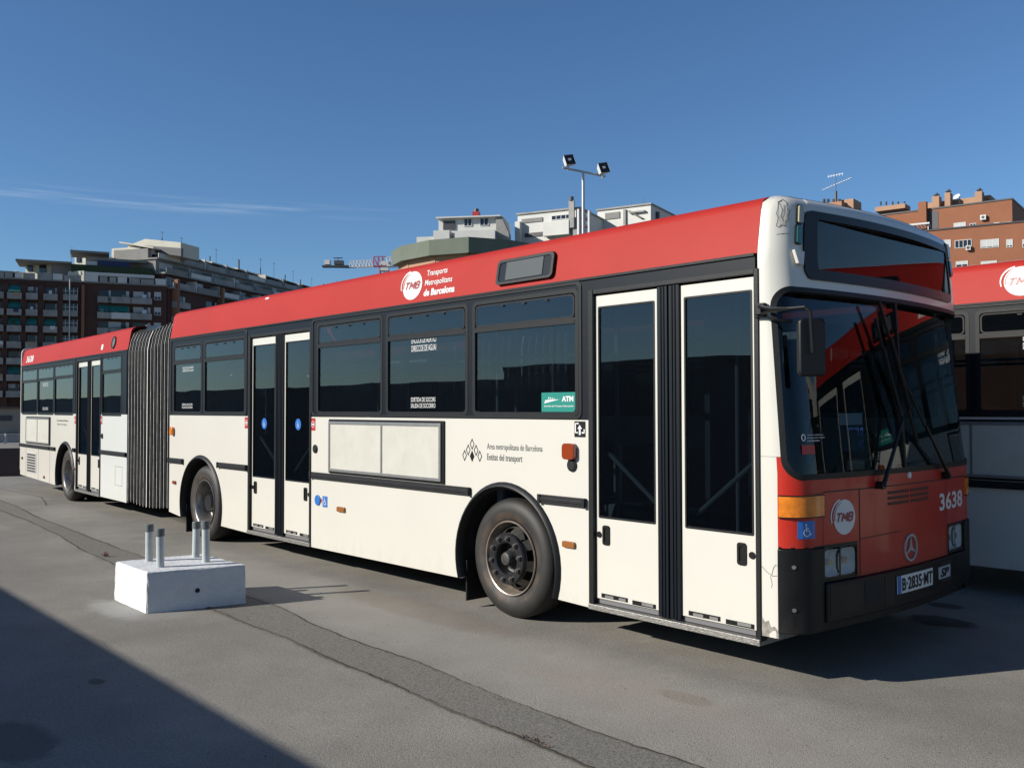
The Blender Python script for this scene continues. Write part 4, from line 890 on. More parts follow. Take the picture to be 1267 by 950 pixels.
# rear end wall
mb = MB(M2); mb.prism(rrect(.0, 2.5, .30, 2.985, .12), -7.24, -7.19, lambda a, d, b: (d, a, b)); part('rear_wall', mb, CREAM, bevel=.01)
mb = MB(M2); mb.box(-7.252, -7.241, .3, 2.2, 1.7, 2.5); part('rear_window', mb, BLACKV)
mb = MB(M2); mb.box(-7.30, -7.2405, .05, 2.45, .32, .58); part('rear_bumper', mb, BUMPER, bevel=.02)
for y in (.15, 2.2):
    mb = MB(M2); mb.box(-7.262, -7.241, y, y+.15, .75, 1.25); part('tail_lamp', mb, BROWNL, bevel=.005)
# ---- bellows
PROF = [(0, .34), (0, 1.0), (0, 1.7), (0, 2.3), (.0, 2.62), (.03, 2.78), (.08, 2.90), (.18, 2.96), (.5, 2.985), (1.25, 2.99), (2.0, 2.985), (2.32, 2.96), (2.42, 2.90), (2.47, 2.78), (2.5, 2.62), (2.5, 1.7), (2.5, 1.0), (2.5, .34)]
def bell_frame(t, ins, zs=1.0):
    o = []
    for y, z in PROF:
        cy, cz = 1.25, 1.6; yy = cy+(y-cy)*(1-ins/1.25); zz = cz+(z-cz)*(1-ins/1.4)
        a = Vector((XE, yy, zz)); b = M2 @ Vector((-.06, yy, zz-.05))
        o.append(a.lerp(b, t))
    sag = .05*math.sin(PI*t)*zs
    return [Vector((p.x, p.y+.0, p.z-sag)) for p in o]
NF = 13; mb = MB(); rows = []
for i in range(NF):
    for dt, ins in ((.0, .14), (.34, .014), (.5, .004), (.66, .014)): rows.append(bell_frame((i+dt)/NF, ins))
rows.append(bell_frame(1, .10)); k = len(PROF)
mb.add([p for r in rows for p in r], [[q*k+j, q*k+j+1, (q+1)*k+j+1, (q+1)*k+j] for q in range(len(rows)-1) for j in range(k-1)]); bl = part('bellows', mb, BELLOW)
bl.modifiers.new('solid', 'SOLIDIFY').thickness = .006
mb = MB(); mw = MB()
for i in range(NF):
    t = (i+.5)/NF; mid = i == 6
    w_ = .015 if mid else .010
    a, b = bell_frame(t-w_/2.0, -.003), bell_frame(t+w_/2.0, -.003); (mw if mid else mb).add(a+b, [[j, j+1, k+j+1, k+j] for j in range(k-1)])
part('bellows_edges', mb, BELEDGE, parent=bl); part('bellows_ring', mw, BELWHITE, parent=bl)
mb = MB(); a, b = bell_frame(-.01, .12), bell_frame(1.01, .12); mb.add([a[0], a[-1], b[0], b[-1]], [(0, 1, 3, 2)]); part('gangway_floor', mb, INTG)
# ------------------------------------------------------------------ NEIGHBOURING BUS (same type, one bay further)
def copy_tree(o, parent=None):
    c = o.copy(); COL.objects.link(c)
    if parent: c.parent = parent
    for ch in list(o.children): copy_tree(ch, c)
    return c
B2 = copy_tree(BUS); B2.location = (3.80, 3.90, 0)
tag(B2, 'second white and red bus behind the front one, cut off by the right edge', 'bus', 'articulated buses parked in the yard')

# ------------------------------------------------------------------ CONCRETE BLOCK with four pipe stubs
BLK = mat('whitewashed_concrete', (.76, .775, .78), .75, noise=.07, nscale=9, bump=.007, bscale=30, dirt=(-.3, -.1, (.33, .31, .28), .4))
PIPE = mat('galvanised_painted_pipe', (.52, .56, .57), .45, noise=.1, nscale=20)
PCAP = mat('grey_pipe_cap', (.13, .145, .15), .55, noise=.15, nscale=30)
CB = root('concrete_block', 'white painted concrete block with four capped pipe stubs standing on the asphalt', 'block', (-5.1, -1.7, 0))
bx, by = -5.1, -1.7
base = [(-5.60, -2.07), (-4.835, -2.065), (-4.645, -1.28), (-5.50, -1.30)]; HB = .335
bm = bmesh.new()
lo = [bm.verts.new((x-bx, y-by, -.01)) for x, y in base]; hi = [bm.verts.new(((x-bx)*.985, (y-by)*.985, HB)) for x, y in base]
bm.faces.new(lo[::-1]); bm.faces.new(hi)
for i in range(4): bm.faces.new((lo[i], lo[(i+1) % 4], hi[(i+1) % 4], hi[i]))
bmesh.ops.bevel(bm, geom=list(bm.edges), offset=.014, segments=2, profile=.6, affect='EDGES')
bmesh.ops.triangulate(bm, faces=bm.faces)
bmesh.ops.subdivide_edges(bm, edges=bm.edges, cuts=5, use_grid_fill=True)
rb = random.Random(5)
for v in bm.verts: v.co += Vector((rb.uniform(-1, 1), rb.uniform(-1, 1), rb.uniform(-1, 1)))*.003
bmesh.ops.recalc_face_normals(bm, faces=bm.faces)
me = bpy.data.meshes.new('block_body'); bm.to_mesh(me); bm.free(); me.materials.append(BLK)
ob = bpy.data.objects.new('block_body', me); COL.objects.link(ob); ob.parent = CB
mb = MB(); e0 = Vector((base[1][0]-bx, base[1][1]-by, 0)); e1 = Vector((base[2][0]-bx, base[2][1]-by, 0)); pm = e0.lerp(e1, .50); pm.z = .155; nn_ = Vector(((e1-e0).y, -(e1-e0).x, 0)).normalized()
pm = pm*.992
mb.tube(pm-nn_*.02, pm+nn_*.006, .020, 14); mb.build('drain_hole', DARK, CB)
for (x, y, t, lx, ly) in ((-5.42, -1.83, .655, .0, .0), (-5.04, -1.875, .655, -.012, .0), (-5.36, -1.43, .650, -.01, .01), (-5.03, -1.475, .690, -.015, .0)):
    mb = MB(); a = Vector((x-bx, y-by, HB-.01)); b = Vector((x-bx+lx, y-by+ly, t)); mb.tube(a, b, .033, 20); ps = mb.build('pipe_stub', PIPE, CB, smooth=True, angle=50)
    mb = MB(); c = a.lerp(b, .82); mb.tube(c, b+Vector((0, 0, .006)), .0375, 20); mb.build('pipe_cap', PCAP, ps, bevel=.004, smooth=True, angle=50)

# ------------------------------------------------------------------ weeds in the open joints
WEED = mat('dry_reddish_weed', (.12, .045, .03), .8); WEEDG = mat('dull_green_weed', (.06, .075, .03), .8)
for k, (x, y, n, s, m_) in enumerate(((-8.13, -1.33, 26, .07, WEED), (-.53, -1.70, 40, .035, WEED), (-2.0, -1.67, 30, .022, WEEDG))):
    mb = MB(); rw = random.Random(k+11)
    for i in range(n):
        a = rw.uniform(0, 2*PI); L = s*rw.uniform(.4, 1); ox, oy = rw.uniform(-.05, .05)*(1 if k == 0 else 2.2), rw.uniform(-.015, .015)
        p0 = Vector((ox, oy, .004)); p1 = p0+Vector((math.cos(a)*L*.6, math.sin(a)*L*.6, L*rw.uniform(.3, 1))); d = Vector((-math.sin(a), math.cos(a), 0))*L*.14; md = p0.lerp(p1, .6)
        mb.add([p0, md+d, p1, md-d], [(0, 1, 2, 3)])
    o = mb.build('weed', m_, loc=(x, y, 0)); tag(o, ('small reddish weed in the asphalt joint left of the concrete block', 'low dry weed tuft in the trench joint at the bottom of the photo', 'thin green weed in the lower trench joint below the front wheel')[k], 'weed')

# ------------------------------------------------------------------ loose grit
rg = random.Random(9); bmg = MB(); 
for i in range(1500):
    if rg.random() < .45: x = rg.uniform(-13, 1.2); y = interp(LO if rg.random() < .5 else UP, x)+rg.gauss(0, .09)
    else: x = rg.uniform(-10, 2.2); y = rg.uniform(-4.2, -.1)
    r = rg.uniform(.0015, .0048)*(1.4 if rg.random() < .06 else 1); a = rg.uniform(0, PI); c, s_ = math.cos(a)*r, math.sin(a)*r
    bmg.add([(x+c, y+s_, .007), (x-s_, y+c, .007), (x-c, y-s_, .007), (x+s_, y-c, .007), (x, y, .007+r*1.1)], [(0, 1, 4), (1, 2, 4), (2, 3, 4), (3, 0, 4)])
struct(bmg.build('loose_grit', mat('mixed_grit', (.13, .12, .105), .9, noise=.8, nscale=25)), 'stuff')

# ------------------------------------------------------------------ yard wall behind the camera: casts the long shadow and shows dark in the windows
CONC = mat('rough_grey_concrete', (.22, .215, .205), .85, noise=.15, nscale=3, bump=.004, bscale=20)
W0 = root('yard_wall', 'long grey concrete yard wall whose shadow darkens the lower left asphalt', 'wall', (-8, -7.5, 0))
mb = MB(); mb.box(-62, -3.2, -.15, .12, 0, 2.18); mb.box(-3.2, 7.2, -.15, .12, 0, 2.44); mb.build('wall_panel', CONC, W0)
mb = MB(); mb.box(-62, -3.2, -.18, .15, 2.182, 2.27); mb.build('coping', CONC, W0); mb = MB(); mb.box(-3.2, 7.2, -.18, .15, 2.442, 2.53); mb.build('coping', CONC, W0)
# ------------------------------------------------------------------ BACKGROUND
FH = Vector((-math.sin(YAW), math.cos(YAW), 0)); RH = _R.copy()
def W(r, d, z=0): p = CAM+RH*r+FH*d; return Vector((p.x, p.y, z))
HV = 505.0
def zat(v, d): return CAM.z+(HV-v)/1147.4*d
def rat(u, d): return (u-633.5)/1147.4*d
class Wing:    # vertical facade line from (r0,d0) running towards (r1,d1); X along it, Y into the building
    def __init__(s, r0, d0, r1, d1):
        s.r0, s.d0 = r0, d0; v = Vector((r1-r0, d1-d0)); s.L = v.length; s.dir = v.normalized()
        P = W(r0, d0); Q = W(r1, d1); X = (Q-P).normalized(); Y = Vector((-X.y, X.x, 0)); s.P = P
        s.M = Matrix(((X.x, Y.x, 0, P.x), (X.y, Y.y, 0, P.y), (0, 0, 1, 0), (0, 0, 0, 1))); s.ang = math.atan2(X.y, X.x)
    def x(s, u): # facade coordinate of image column u
        k = (u-633.5)/1147.4; return (k*s.d0-s.r0)/(s.dir.x-k*s.dir.y)
    def d(s, x): return s.d0+s.dir.y*x
    def z(s, u, v): return zat(v, s.d(s.x(u)))
def local(Wg, o): return Wg.M
BRICKD = mat('dark_brown_brick', (.085, .037, .026), .85, noise=.15, nscale=.6)
BRICKR = mat('orange_brown_brick', (.30, .115, .055), .85, noise=.08, nscale=.5)
TANR = mat('tan_render', (.46, .27, .165), .85, noise=.06, nscale=.7)
SLAB = mat('grey_concrete_slab', (.27, .26, .24), .85, noise=.15, nscale=.5)
PARA = mat('pale_balcony_panel', (.34, .33, .31), .8, noise=.3, nscale=.5)
WHITEB = mat('white_render', (.72, .71, .66), .8, noise=.07, nscale=.4)
IVORYB = mat('ivory_render', (.66, .63, .52), .8, noise=.07, nscale=.4)
GREENB = mat('grey_green_fascia', (.14, .165, .125), .8, noise=.1, nscale=.5)
TEAL = mat('teal_awning', (.015, .20, .17), .8)
NAVY = mat('navy_awning', (.03, .05, .13), .8)
WING_ = mat('window_glass_dark', (.02, .025, .035), .12)
SHUT = mat('pale_shutter', (.55, .56, .55), .7)
HEDGE = mat('roof_garden_green', (.03, .05, .022), .9, noise=.4, nscale=2)
METALD = mat('dark_metal', (.06, .06, .065), .5)
FRAMEW = mat('white_window_frame', (.7, .7, .68), .6)
REDM = mat('red_metal_paint', (.45, .03, .03), .5)
CLAY = mat('clay_chimney', (.42, .22, .14), .85)
def child(mb, name, m, par, **k): return mb.build(name, m, par, **k)
def bwindow(M, par, x, z, w_, h, shutter=0, dep=.0, panes=2):
    mb = MB(M); t = .07
    mb.box(x, x+w_, -.08, -.002, z, z+t); mb.box(x, x+w_, -.08, -.002, z+h-t, z+h); mb.box(x, x+t, -.08, -.002, z+t, z+h-t); mb.box(x+w_-t, x+w_, -.08, -.002, z+t, z+h-t)
    for i in range(1, panes): q = x+w_*i/panes; mb.box(q-t/2, q+t/2, -.07, -.002, z+t, z+h-t)
    f = child(mb, 'window', FRAMEW, par)
    mb = MB(M); mb.box(x+t, x+w_-t, -.04, -.003, z+t, z+h-t); child(mb, 'pane', WING_, f)
    if shutter: mb = MB(M); mb.box(x+t, x+w_-t, -.06, -.045, z+h-t-shutter*(h-2*t), z+h-t); child(mb, 'shutter', SHUT, f)
    return f
rn = random.Random(21)
# ---- dark brick corner block with balconies (left edge)
A1 = Wing(-104.8, 158.8, -79, 170); A2 = Wing(-79, 170, -65.7, 176); A3 = Wing(-65.7, 176, -40.5, 258)
CBK = root('corner_apartment_block', 'dark brick apartment block with stacked balconies behind the rear of the bus', 'building')
TOPZ = 25.3; FL = 2.92
for Wg, L in ((A1, A1.L), (A2, A2.L)):
    mb = MB(Wg.M); mb.box(0, L, 0, 14, 0, TOPZ-.4); child(mb, 'wall', BRICKD, CBK)
    mb = MB(Wg.M); mb.box(-.2, L+.2, -.25, 14.2, TOPZ-.398, TOPZ-.15); child(mb, 'roof', SLAB, CBK)
AW = {}
def balcony(Wg, par, xc, wd, zb, dep=1.3, awn=None, m=PARA, glassy=False):
    M = Wg.M; mb = MB(M)
    mb.box(xc-wd/2, xc+wd/2, -dep, -.002, zb-.18, zb)
    mb.box(xc-wd/2, xc+wd/2, -dep, -dep+.12, zb+.002, zb+.95); mb.box(xc-wd/2, xc-wd/2+.1, -dep+.122, -.004, zb+.002, zb+.95); mb.box(xc+wd/2-.1, xc+wd/2, -dep+.122, -.004, zb+.002, zb+.95)
    b = child(mb, 'balcony', m, par)
    mb = MB(M); mb.box(xc-wd*.40, xc+wd*.28, -.03, -.004, zb+.05, zb+2.2); child(mb, 'balcony_door', WING_, b)
    mb = MB(M); mb.box(xc+wd*.30, xc+wd*.44, -.06, -.004, zb+.05, zb+2.2); child(mb, 'door_shutter', SHUT, b)
    k = rn.random()
    if k < .35: mb = MB(M); q = xc+wd*rn.uniform(-.3, .1); mb.box(q, q+.8, -dep-.04, -dep-.005, zb+.35, zb+1.0); child(mb, 'hung_laundry', rn.choice((WHITEB, NAVY, PARA, TANR)), b)
    if k > .55: mb = MB(M); q = xc+wd*rn.uniform(-.35, .2); mb.box(q, q+wd*.22, -dep+.15, -dep+.5, zb+.3, zb+rn.uniform(1.1, 1.9)); child(mb, 'balcony_clutter', rn.choice((HEDGE, METALD, SLAB, FRAMEW)), b)
    if k > .8: mb = MB(M); mb.box(xc-wd*.40, xc+wd*.1, -.05, -.031, zb+rn.uniform(.8, 1.5), zb+2.2); child(mb, 'roller_blind', SHUT, b)
    if awn: mb = MB(M); mb.add([(xc-wd*.42, -.05, zb+2.35), (xc+wd*.42, -.05, zb+2.35), (xc+wd*.42, -dep*.95, zb+1.15), (xc-wd*.42, -dep*.95, zb+1.15)], [(0, 1, 2, 3)]); mb.add([(xc-wd*.42, -.05, zb+2.30), (xc+wd*.42, -.05, zb+2.30), (xc+wd*.42, -dep*.92, zb+1.10), (xc-wd*.42, -dep*.92, zb+1.10)], [(0, 1, 2, 3)]); child(mb, 'awning', awn, b)
for ci, (u, wd) in enumerate(((-30, 3.0), (-4, 2.0), (17, 2.3), (38.5, 1.9), (61.5, 2.3))):
    x = A1.x(u)
    for f in range(7):
        zb = TOPZ-.9-FL*(f+1)
        balcony(A1, CBK, x, wd, zb, awn=(TEAL if (f in (2, 5) and ci in (2, 3, 4)) or rn.random() < .05 else None))
for u in (5, 28, 50, 73):   # brick piers between the balcony stacks
    x = A1.x(u); mb = MB(A1.M); mb.box(x-.5, x+.5, -.75, -.002, 0, TOPZ-1.3); child(mb, 'brick_pier', BRICKD, CBK)
x = A1.x(101.5); mb = MB(A1.M); mb.box(x-.25, x+.25, -.5, -.002, 0, TOPZ-.9); child(mb, 'sun_tone_brick_pier', mat('painted_sunlit_brick', (.28, .13, .075), .85), CBK)  # sunlight put into the pier colour: a lighter copy of the wall brick
# glazed bay
x = A1.x(85)
for f in range(7):
    zb = TOPZ-.8-FL*(f+1); mb = MB(A1.M); mb.box(x-1.35, x+1.35, -.7, -.002, zb-.1, zb+.95); b = child(mb, 'glazed_bay', PARA, CBK)
    mb = MB(A1.M); mb.box(x-1.3, x+1.3, -.62, -.002, zb+.952, zb+2.2); child(mb, 'pane', WING_, b)
    mb = MB(A1.M)
    for q in (-1.33, -.70, -.05, .62, 1.27): mb.box(x+q, x+q+.07, -.68, -.622, zb+.952, zb+2.2)
    mb.box(x-1.33, x+1.34, -.69, -.682, zb+1.55, zb+1.62); child(mb, 'bay_frame', FRAMEW, b)
mb = MB(A1.M); mb.tube((x, -.85, 3), (x, -.85, TOPZ), .09, 6); child(mb, 'downpipe', WHITEB, CBK)
for ci, (u, wd, kind) in enumerate(((128, 2.4, 1), (146, 4.0, 1), (174, 3.6, 1), (194, 1.2, 0))):
    x = A2.x(u)
    for f in range(7):
        zb = TOPZ-.9-FL*(f+1)
        if kind: balcony(A2, CBK, x, wd, zb, dep=1.1, awn=(TEAL if f == 1 and ci < 2 else None), m=(WHITEB if (f == 1 and ci == 1) else PARA))
        else: bwindow(A2.M, CBK, x-.6, zb+.8, 1.2, 1.5, shutter=.6)
# parapet blocks and planters along the roof edge
for Wg in (A1, A2):
    x = .3; i = 0
    while x < Wg.L-1:
        wd = rn.uniform(.9, 2.4); mb = MB(Wg.M); mb.box(x, x+wd, -.2, .1, TOPZ-.148, TOPZ+rn.uniform(.75, 1.05)); child(mb, 'parapet_panel', PARA if i % 3 else WHITEB, CBK); x += wd+rn.uniform(.1, .5); i += 1
def uvbox(Wg, par, u0, u1, v0, v1, y0, y1, m, name, vb=None):  # box given by image columns/rows on a plane y0 behind the facade
    d0 = Wg.d(Wg.x((u0+u1)/2))+y0*.93
    x0, x1 = Wg.x(u0), Wg.x(u1); mb = MB(Wg.M); mb.box(x0, x1, y0, y1, zat(v1, d0), zat(v0, d0)); return child(mb, name, m, par)
PH = CBK
P1 = Wing(rat(-60, 175), 175, rat(115, 169.5), 169.5); P2 = Wing(rat(78, 183), 183, rat(215, 176), 176)
uvbox(P1, PH, 25, 58, 325, 347, 1, 8, IVORYB, 'penthouse_wall'); uvbox(A1, PH, 16, 86, 320.5, 322.5, 1.5, 10, SLAB, 'penthouse_roof'); uvbox(P1, PH, 43, 51, 326, 336, .8, .99, WING_, 'penthouse_glass'); uvbox(P1, PH, 28, 34, 327, 334, .8, .99, WING_, 'penthouse_glass'); uvbox(A1, PH, 60, 84, 325, 345, 3.2, 9, SLAB, 'penthouse_side')
uvbox(P1, PH, -60, 14, 335, 347, 1, 9, WHITEB, 'penthouse_wall'); uvbox(A1, PH, -60, 18, 332.5, 334.5, 2, 10, SLAB, 'penthouse_roof')
uvbox(P2, PH, 86, 112, 313, 326, 1, 6, IVORYB, 'penthouse_wall'); uvbox(A2, PH, 84, 134, 309, 311.5, 5, 12, SLAB, 'penthouse_roof'); uvbox(P2, PH, 89, 94, 315, 323, .8, .99, WING_, 'penthouse_glass')
uvbox(P1, PH, 80, 100, 334, 347, .5, 3, IVORYB, 'terrace_wall'); uvbox(A2, PH, 98, 190, 337, 341, .6, 10, WHITEB, 'terrace_slab'); uvbox(A2, PH, 86, 188, 328, 337, 1.4, 3, HEDGE, 'roof_hedge')
uvbox(A2, PH, 104, 118, 322, 330, 2.6, 4, WHITEB, 'terrace_wall'); uvbox(A2, PH, 119, 160, 322, 330, 2.2, 4, NAVY, 'navy_awning'); uvbox(A2, PH, 104, 182, 319, 322, 3, 10, SLAB, 'terrace_slab')
uvbox(P2, PH, 132, 168, 305, 321, 1, 6, IVORYB, 'penthouse_wall'); uvbox(P2, PH, 136, 142, 308, 320, .8, .99, WING_, 'penthouse_glass'); uvbox(P2, PH, 146, 157, 308, 320, .8, .99, WING_, 'penthouse_glass'); uvbox(A2, PH, 166, 182, 309, 324, 6.5, 11, SLAB, 'penthouse_side')
# the ivory gabled top
mb = MB(P2.M); d0 = P2.d(P2.x(165))+3*.93; xs3 = [P2.x(u) for u in (140, 150, 165, 172, 210)]
poly = [(xs3[0], zat(305, d0)), (xs3[1], zat(299, d0)), (xs3[2], zat(294, d0)), (xs3[4], zat(301, d0)), (xs3[4], zat(318, d0)), (xs3[0], zat(308, d0))]
mb.prism(poly, 3, 9, lambda a, d, b: (a, d, b)); child(mb, 'gabled_top', IVORYB, CBK)
mb = MB(P2.M); mb.prism([(xs3[2]+.3, zat(303, d0)), (xs3[4]+.6, zat(309, d0)), (xs3[4]+.6, zat(319, d0)), (xs3[2]+1.6, zat(311, d0))], 2.3, 2.95, lambda a, d, b: (a, d, b)); child(mb, 'sloping_roof', METALD, CBK)
for u, v in ((85, 298), (189, 292), (199, 291)):
    Wg = A1 if u < 100 else A2; x = Wg.x(u); mb = MB(Wg.M); z1 = Wg.z(u, v); mb.tube((x, 7, z1-4), (x, 7, z1+.3), .05, 5); child(mb, 'aerial_mast', METALD, CBK)
# ---- the long receding block
LB = root('long_apartment_block', 'long dark apartment block with terraced top floors receding behind the red bus roof', 'building')
Z3 = 33.0; L3 = A3.L
mb = MB(A3.M); mb.box(.3, L3, 0, 13, 0, 24.6); child(mb, 'wall', BRICKD, LB)
levels = [(24.6, 0.0), (27.5, 1.6), (30.4, 3.4)]
for li, (z, y) in enumerate(levels):
    mb = MB(A3.M); mb.box(.3, L3, y-1.0, 13, z+.002, z+.30); child(mb, 'terrace_slab', SLAB, LB)
    mb = MB(A3.M); mb.box(.6, L3-.3, y+1.4, 12.6, z+.302, z+2.9 if li < 2 else 32.6); child(mb, 'terrace_storey', (BRICKD, SLAB, SLAB)[li], LB)
    n = 11
    for i in range(n):
        x0 = .8+i*(L3-1.6)/n; wd = (L3-1.6)/n
        mb = MB(A3.M); mb.box(x0, x0+wd*.86, y-.9, y-.78, z+.302, z+1.25); child(mb, 'terrace_parapet', (PARA, SLAB, WHITEB, PARA)[(i+li) % 4], LB)
        mb = MB(A3.M); mb.box(x0+wd*.90, x0+wd*.94, y-.9, y+1.38, z+.302, z+2.2); child(mb, 'party_wall', IVORYB if (i+li) % 3 == 0 else PARA, LB)
        bwindow(A3.M.copy() @ Matrix.Translation((0, y+1.4, 0)), LB, x0+.8, z+.5, wd*.5, 1.9, shutter=rn.choice((0, .3, .6)), panes=3)
for i in range(9):   # mono-pitch caps with chimneys and aerials
    x0 = .6+i*(L3-1)/9; wd = (L3-1)/9*.88; mb = MB(A3.M)
    mb.add([(x0, 3.6, 32.5), (x0+wd, 3.6, 32.3), (x0+wd, 11.5, 33.6), (x0, 11.5, 34.0), (x0, 3.6, 32.75), (x0+wd, 3.6, 32.55), (x0+wd, 11.5, 33.85), (x0, 11.5, 34.25)], [(0, 1, 2, 3), (4, 5, 6, 7), (0, 1, 5, 4), (1, 2, 6, 5), (2, 3, 7, 6), (3, 0, 4, 7)]); child(mb, 'roof', rn.choice((SLAB, METALD, IVORYB)), LB)
    mb = MB(A3.M); xx = x0+wd*rn.uniform(.2, .8); mb.tube((xx, 6, 32.5), (xx, 6, 33.2+rn.uniform(1.2, 2.6)), .13, 6); child(mb, 'flue_pipe', METALD, LB)
    mb = MB(A3.M); xx = x0+wd*rn.uniform(.1, .9); h = rn.uniform(2, 4); mb.tube((xx, 7, 32.5), (xx, 7, 33.5+h), .045, 5); mb.tube((xx-.6, 7, 33.3+h), (xx+.6, 7, 33.3+h), .035, 4); child(mb, 'aerial', METALD, LB)
for f in range(5):
    for i in range(8):
        x0 = 2+i*(L3-3)/8; zb = 24.2-FL*(f+1)
        if f < 3 or i < 3: balcony(A3, LB, x0+1.6, 4.2, zb, dep=1.2, m=(PARA, SLAB)[i % 2])
for u in (269, 213): x = A3.x(u); mb = MB(A3.M); mb.box(x-.35, x+.35, -1.3, -.002, 0, 26.6); child(mb, 'brick_pier', mat('painted_sunlit_brick', (.2, .09, .05), .85), LB)  # piers in the brick colour with sunlight painted in

# ---- tower crane
CR = root('tower_crane', 'white and red lattice jib of a tower crane above the red bus roof', 'crane')
dC = 185
def lattice(name, m, p0, p1, h, n, par, up=Vector((0, 0, 1))):
    mb = MB(); ax = (p1-p0).normalized(); sd = ax.cross(up).normalized()
    r = .085; L = [[], [], []]
    for i in range(n+1):
        c = p0.lerp(p1, i/n); L[0].append(c-sd*h*.45); L[1].append(c+sd*h*.45); L[2].append(c+up*h)
    for q in L: mb.tube(q[0], q[-1], r, 5)
    for i in range(n):
        for a, b in ((0, 2), (1, 2)): mb.tube(L[a][i], L[b][i], r*.7, 4); mb.tube(L[b][i], L[a][i+1], r*.7, 4)
        mb.tube(L[0][i], L[1][i+1], r*.7, 4)
    return child(mb, name, m, par)
def Pz(u, v, d): return W(rat(u, d), d, zat(v, d))
lattice('jib', FRAMEW, Pz(433, 330, dC), Pz(462, 329, dC), 1.3, 7, CR); lattice('jib', REDM, Pz(462, 329, dC), Pz(478, 329, dC), 2.0, 3, CR); lattice('jib', FRAMEW, Pz(478, 329, dC), Pz(500, 329, dC), 1.9, 5, CR)
pt = Pz(470, 329, dC); lattice('mast', REDM, Vector((pt.x, pt.y, 0)), Vector((pt.x, pt.y, pt.z)), 1.6, 14, CR, up=RH)
mb = MB(Matrix.Translation(Pz(416, 330, dC)) @ Matrix.Rotation(YAW, 4, 'Z')); mb.box(-2.8, 2.4, -.7, .7, 0, .35); child(mb, 'counter_jib', METALD, CR)
mb = MB(Matrix.Translation(Pz(410, 328, dC)) @ Matrix.Rotation(YAW, 4, 'Z')); mb.box(-1.4, -.3, -.6, .6, .2, 1.1); mb.build('counterweight', WHITEB, CR); mb = MB(Matrix.Translation(Pz(419, 328, dC)) @ Matrix.Rotation(YAW, 4, 'Z')); mb.box(-.9, .9, -.6, .6, .2, 1.0); mb.tube((-.2, 0, 1), (-.2, 0, 1.7), .06, 5); mb.box(-1.1, .7, -.3, .3, 1.5, 1.6); mb.build('winch_housing', METALD, CR)
mb = MB(); mb.tube(Pz(433, 330.5, dC), Pz(404, 330, dC), .10, 5); child(mb, 'tie_bar', METALD, CR)
mb = MB(Matrix.Translation(Pz(476, 331, dC)) @ Matrix.Rotation(YAW, 4, 'Z')); mb.box(-.8, .8, -.8, .8, -.6, 1.3); child(mb, 'cab', FRAMEW, CR)

# ---- rounded green-grey building with a white penthouse
GB = root('rounded_building', 'rounded building with grey-green parapet and white penthouse above the bus roof', 'building')
dG = 112
us = [(484, 118), (496, 114), (531, 110), (580, 108), (631, 110), (690, 116), (760, 124)]
def facets(us, z0, z1, m, name, par, dep=6, inset=0):
    for (u0, d0), (u1, d1) in zip(us, us[1:]):
        Wg = Wing(rat(u0, d0), d0, rat(u1, d1), d1); mb = MB(Wg.M); mb.box(-.0, Wg.L-.02, inset, dep, z0, z1); child(mb, name, m, par)
zf = zat(296, 110); facets(us, zf-1.85, zf, GREENB, 'parapet_fascia', GB); facets(us, 0, zf-1.853, TANR, 'wall', GB, inset=.9)
Wg = Wing(rat(514, 119), 119, rat(640, 117), 117)
uvb = lambda par, u0, u1, v0, v1, y0, y1, m, name: uvbox(WG_, par, u0, u1, v0, v1, y0, y1, m, name)
WG_ = Wg
uvb(GB, 514, 536, 292, 302, .5, 6, WHITEB, 'terrace_wall'); uvb(GB, 536, 556, 284, 302, 0, 6, WHITEB, 'penthouse_wall'); uvb(GB, 539, 620, 267.5, 300, 1.6, 8, WHITEB, 'penthouse_wall'); uvb(GB, 561, 612, 284, 302, .3, 1.58, WHITEB, 'penthouse_terrace')
uvb(GB, 537, 618, 266, 267.6, .9, 8.2, FRAMEW, 'penthouse_roof')
for (u0, u1) in ((571, 581), (591, 602)): d_ = Wg.d(0)+1.6; x0, x1 = Wg.x(u0), Wg.x(u1); bwindow(Wg.M @ Matrix.Translation((0, 1.58, 0)), GB, x0, zat(281, d_), x1-x0, 1.0, panes=2)
uvb(GB, 545, 560, 272, 283, 1.45, 1.59, METALD, 'penthouse_recess')
d_ = Wg.d(0)+1.6; mb = MB(Wg.M); xa, xb = Wg.x(612), Wg.x(628); mb.prism([(xa, zat(268, d_)), (Wg.x(618), zat(270, d_)), (xb, zat(292, d_)), (xb, zat(300, d_)), (xa, zat(300, d_))], 1.2, 3, lambda a, d, b: (a, d, b)); child(mb, 'sloping_wing', PARA, GB)
mb = MB(Wg.M); x = Wg.x(583); mb.box(x-.45, x+.45, 3, 4, zat(267, d_), zat(260, d_)); c_ = child(mb, 'chimney', REDM, GB); mb = MB(Wg.M); mb.tube((x, 3.5, zat(260, d_)), (x, 3.5, zat(256, d_)), .35, 8); child(mb, 'chimney_pot', METALD, c_)
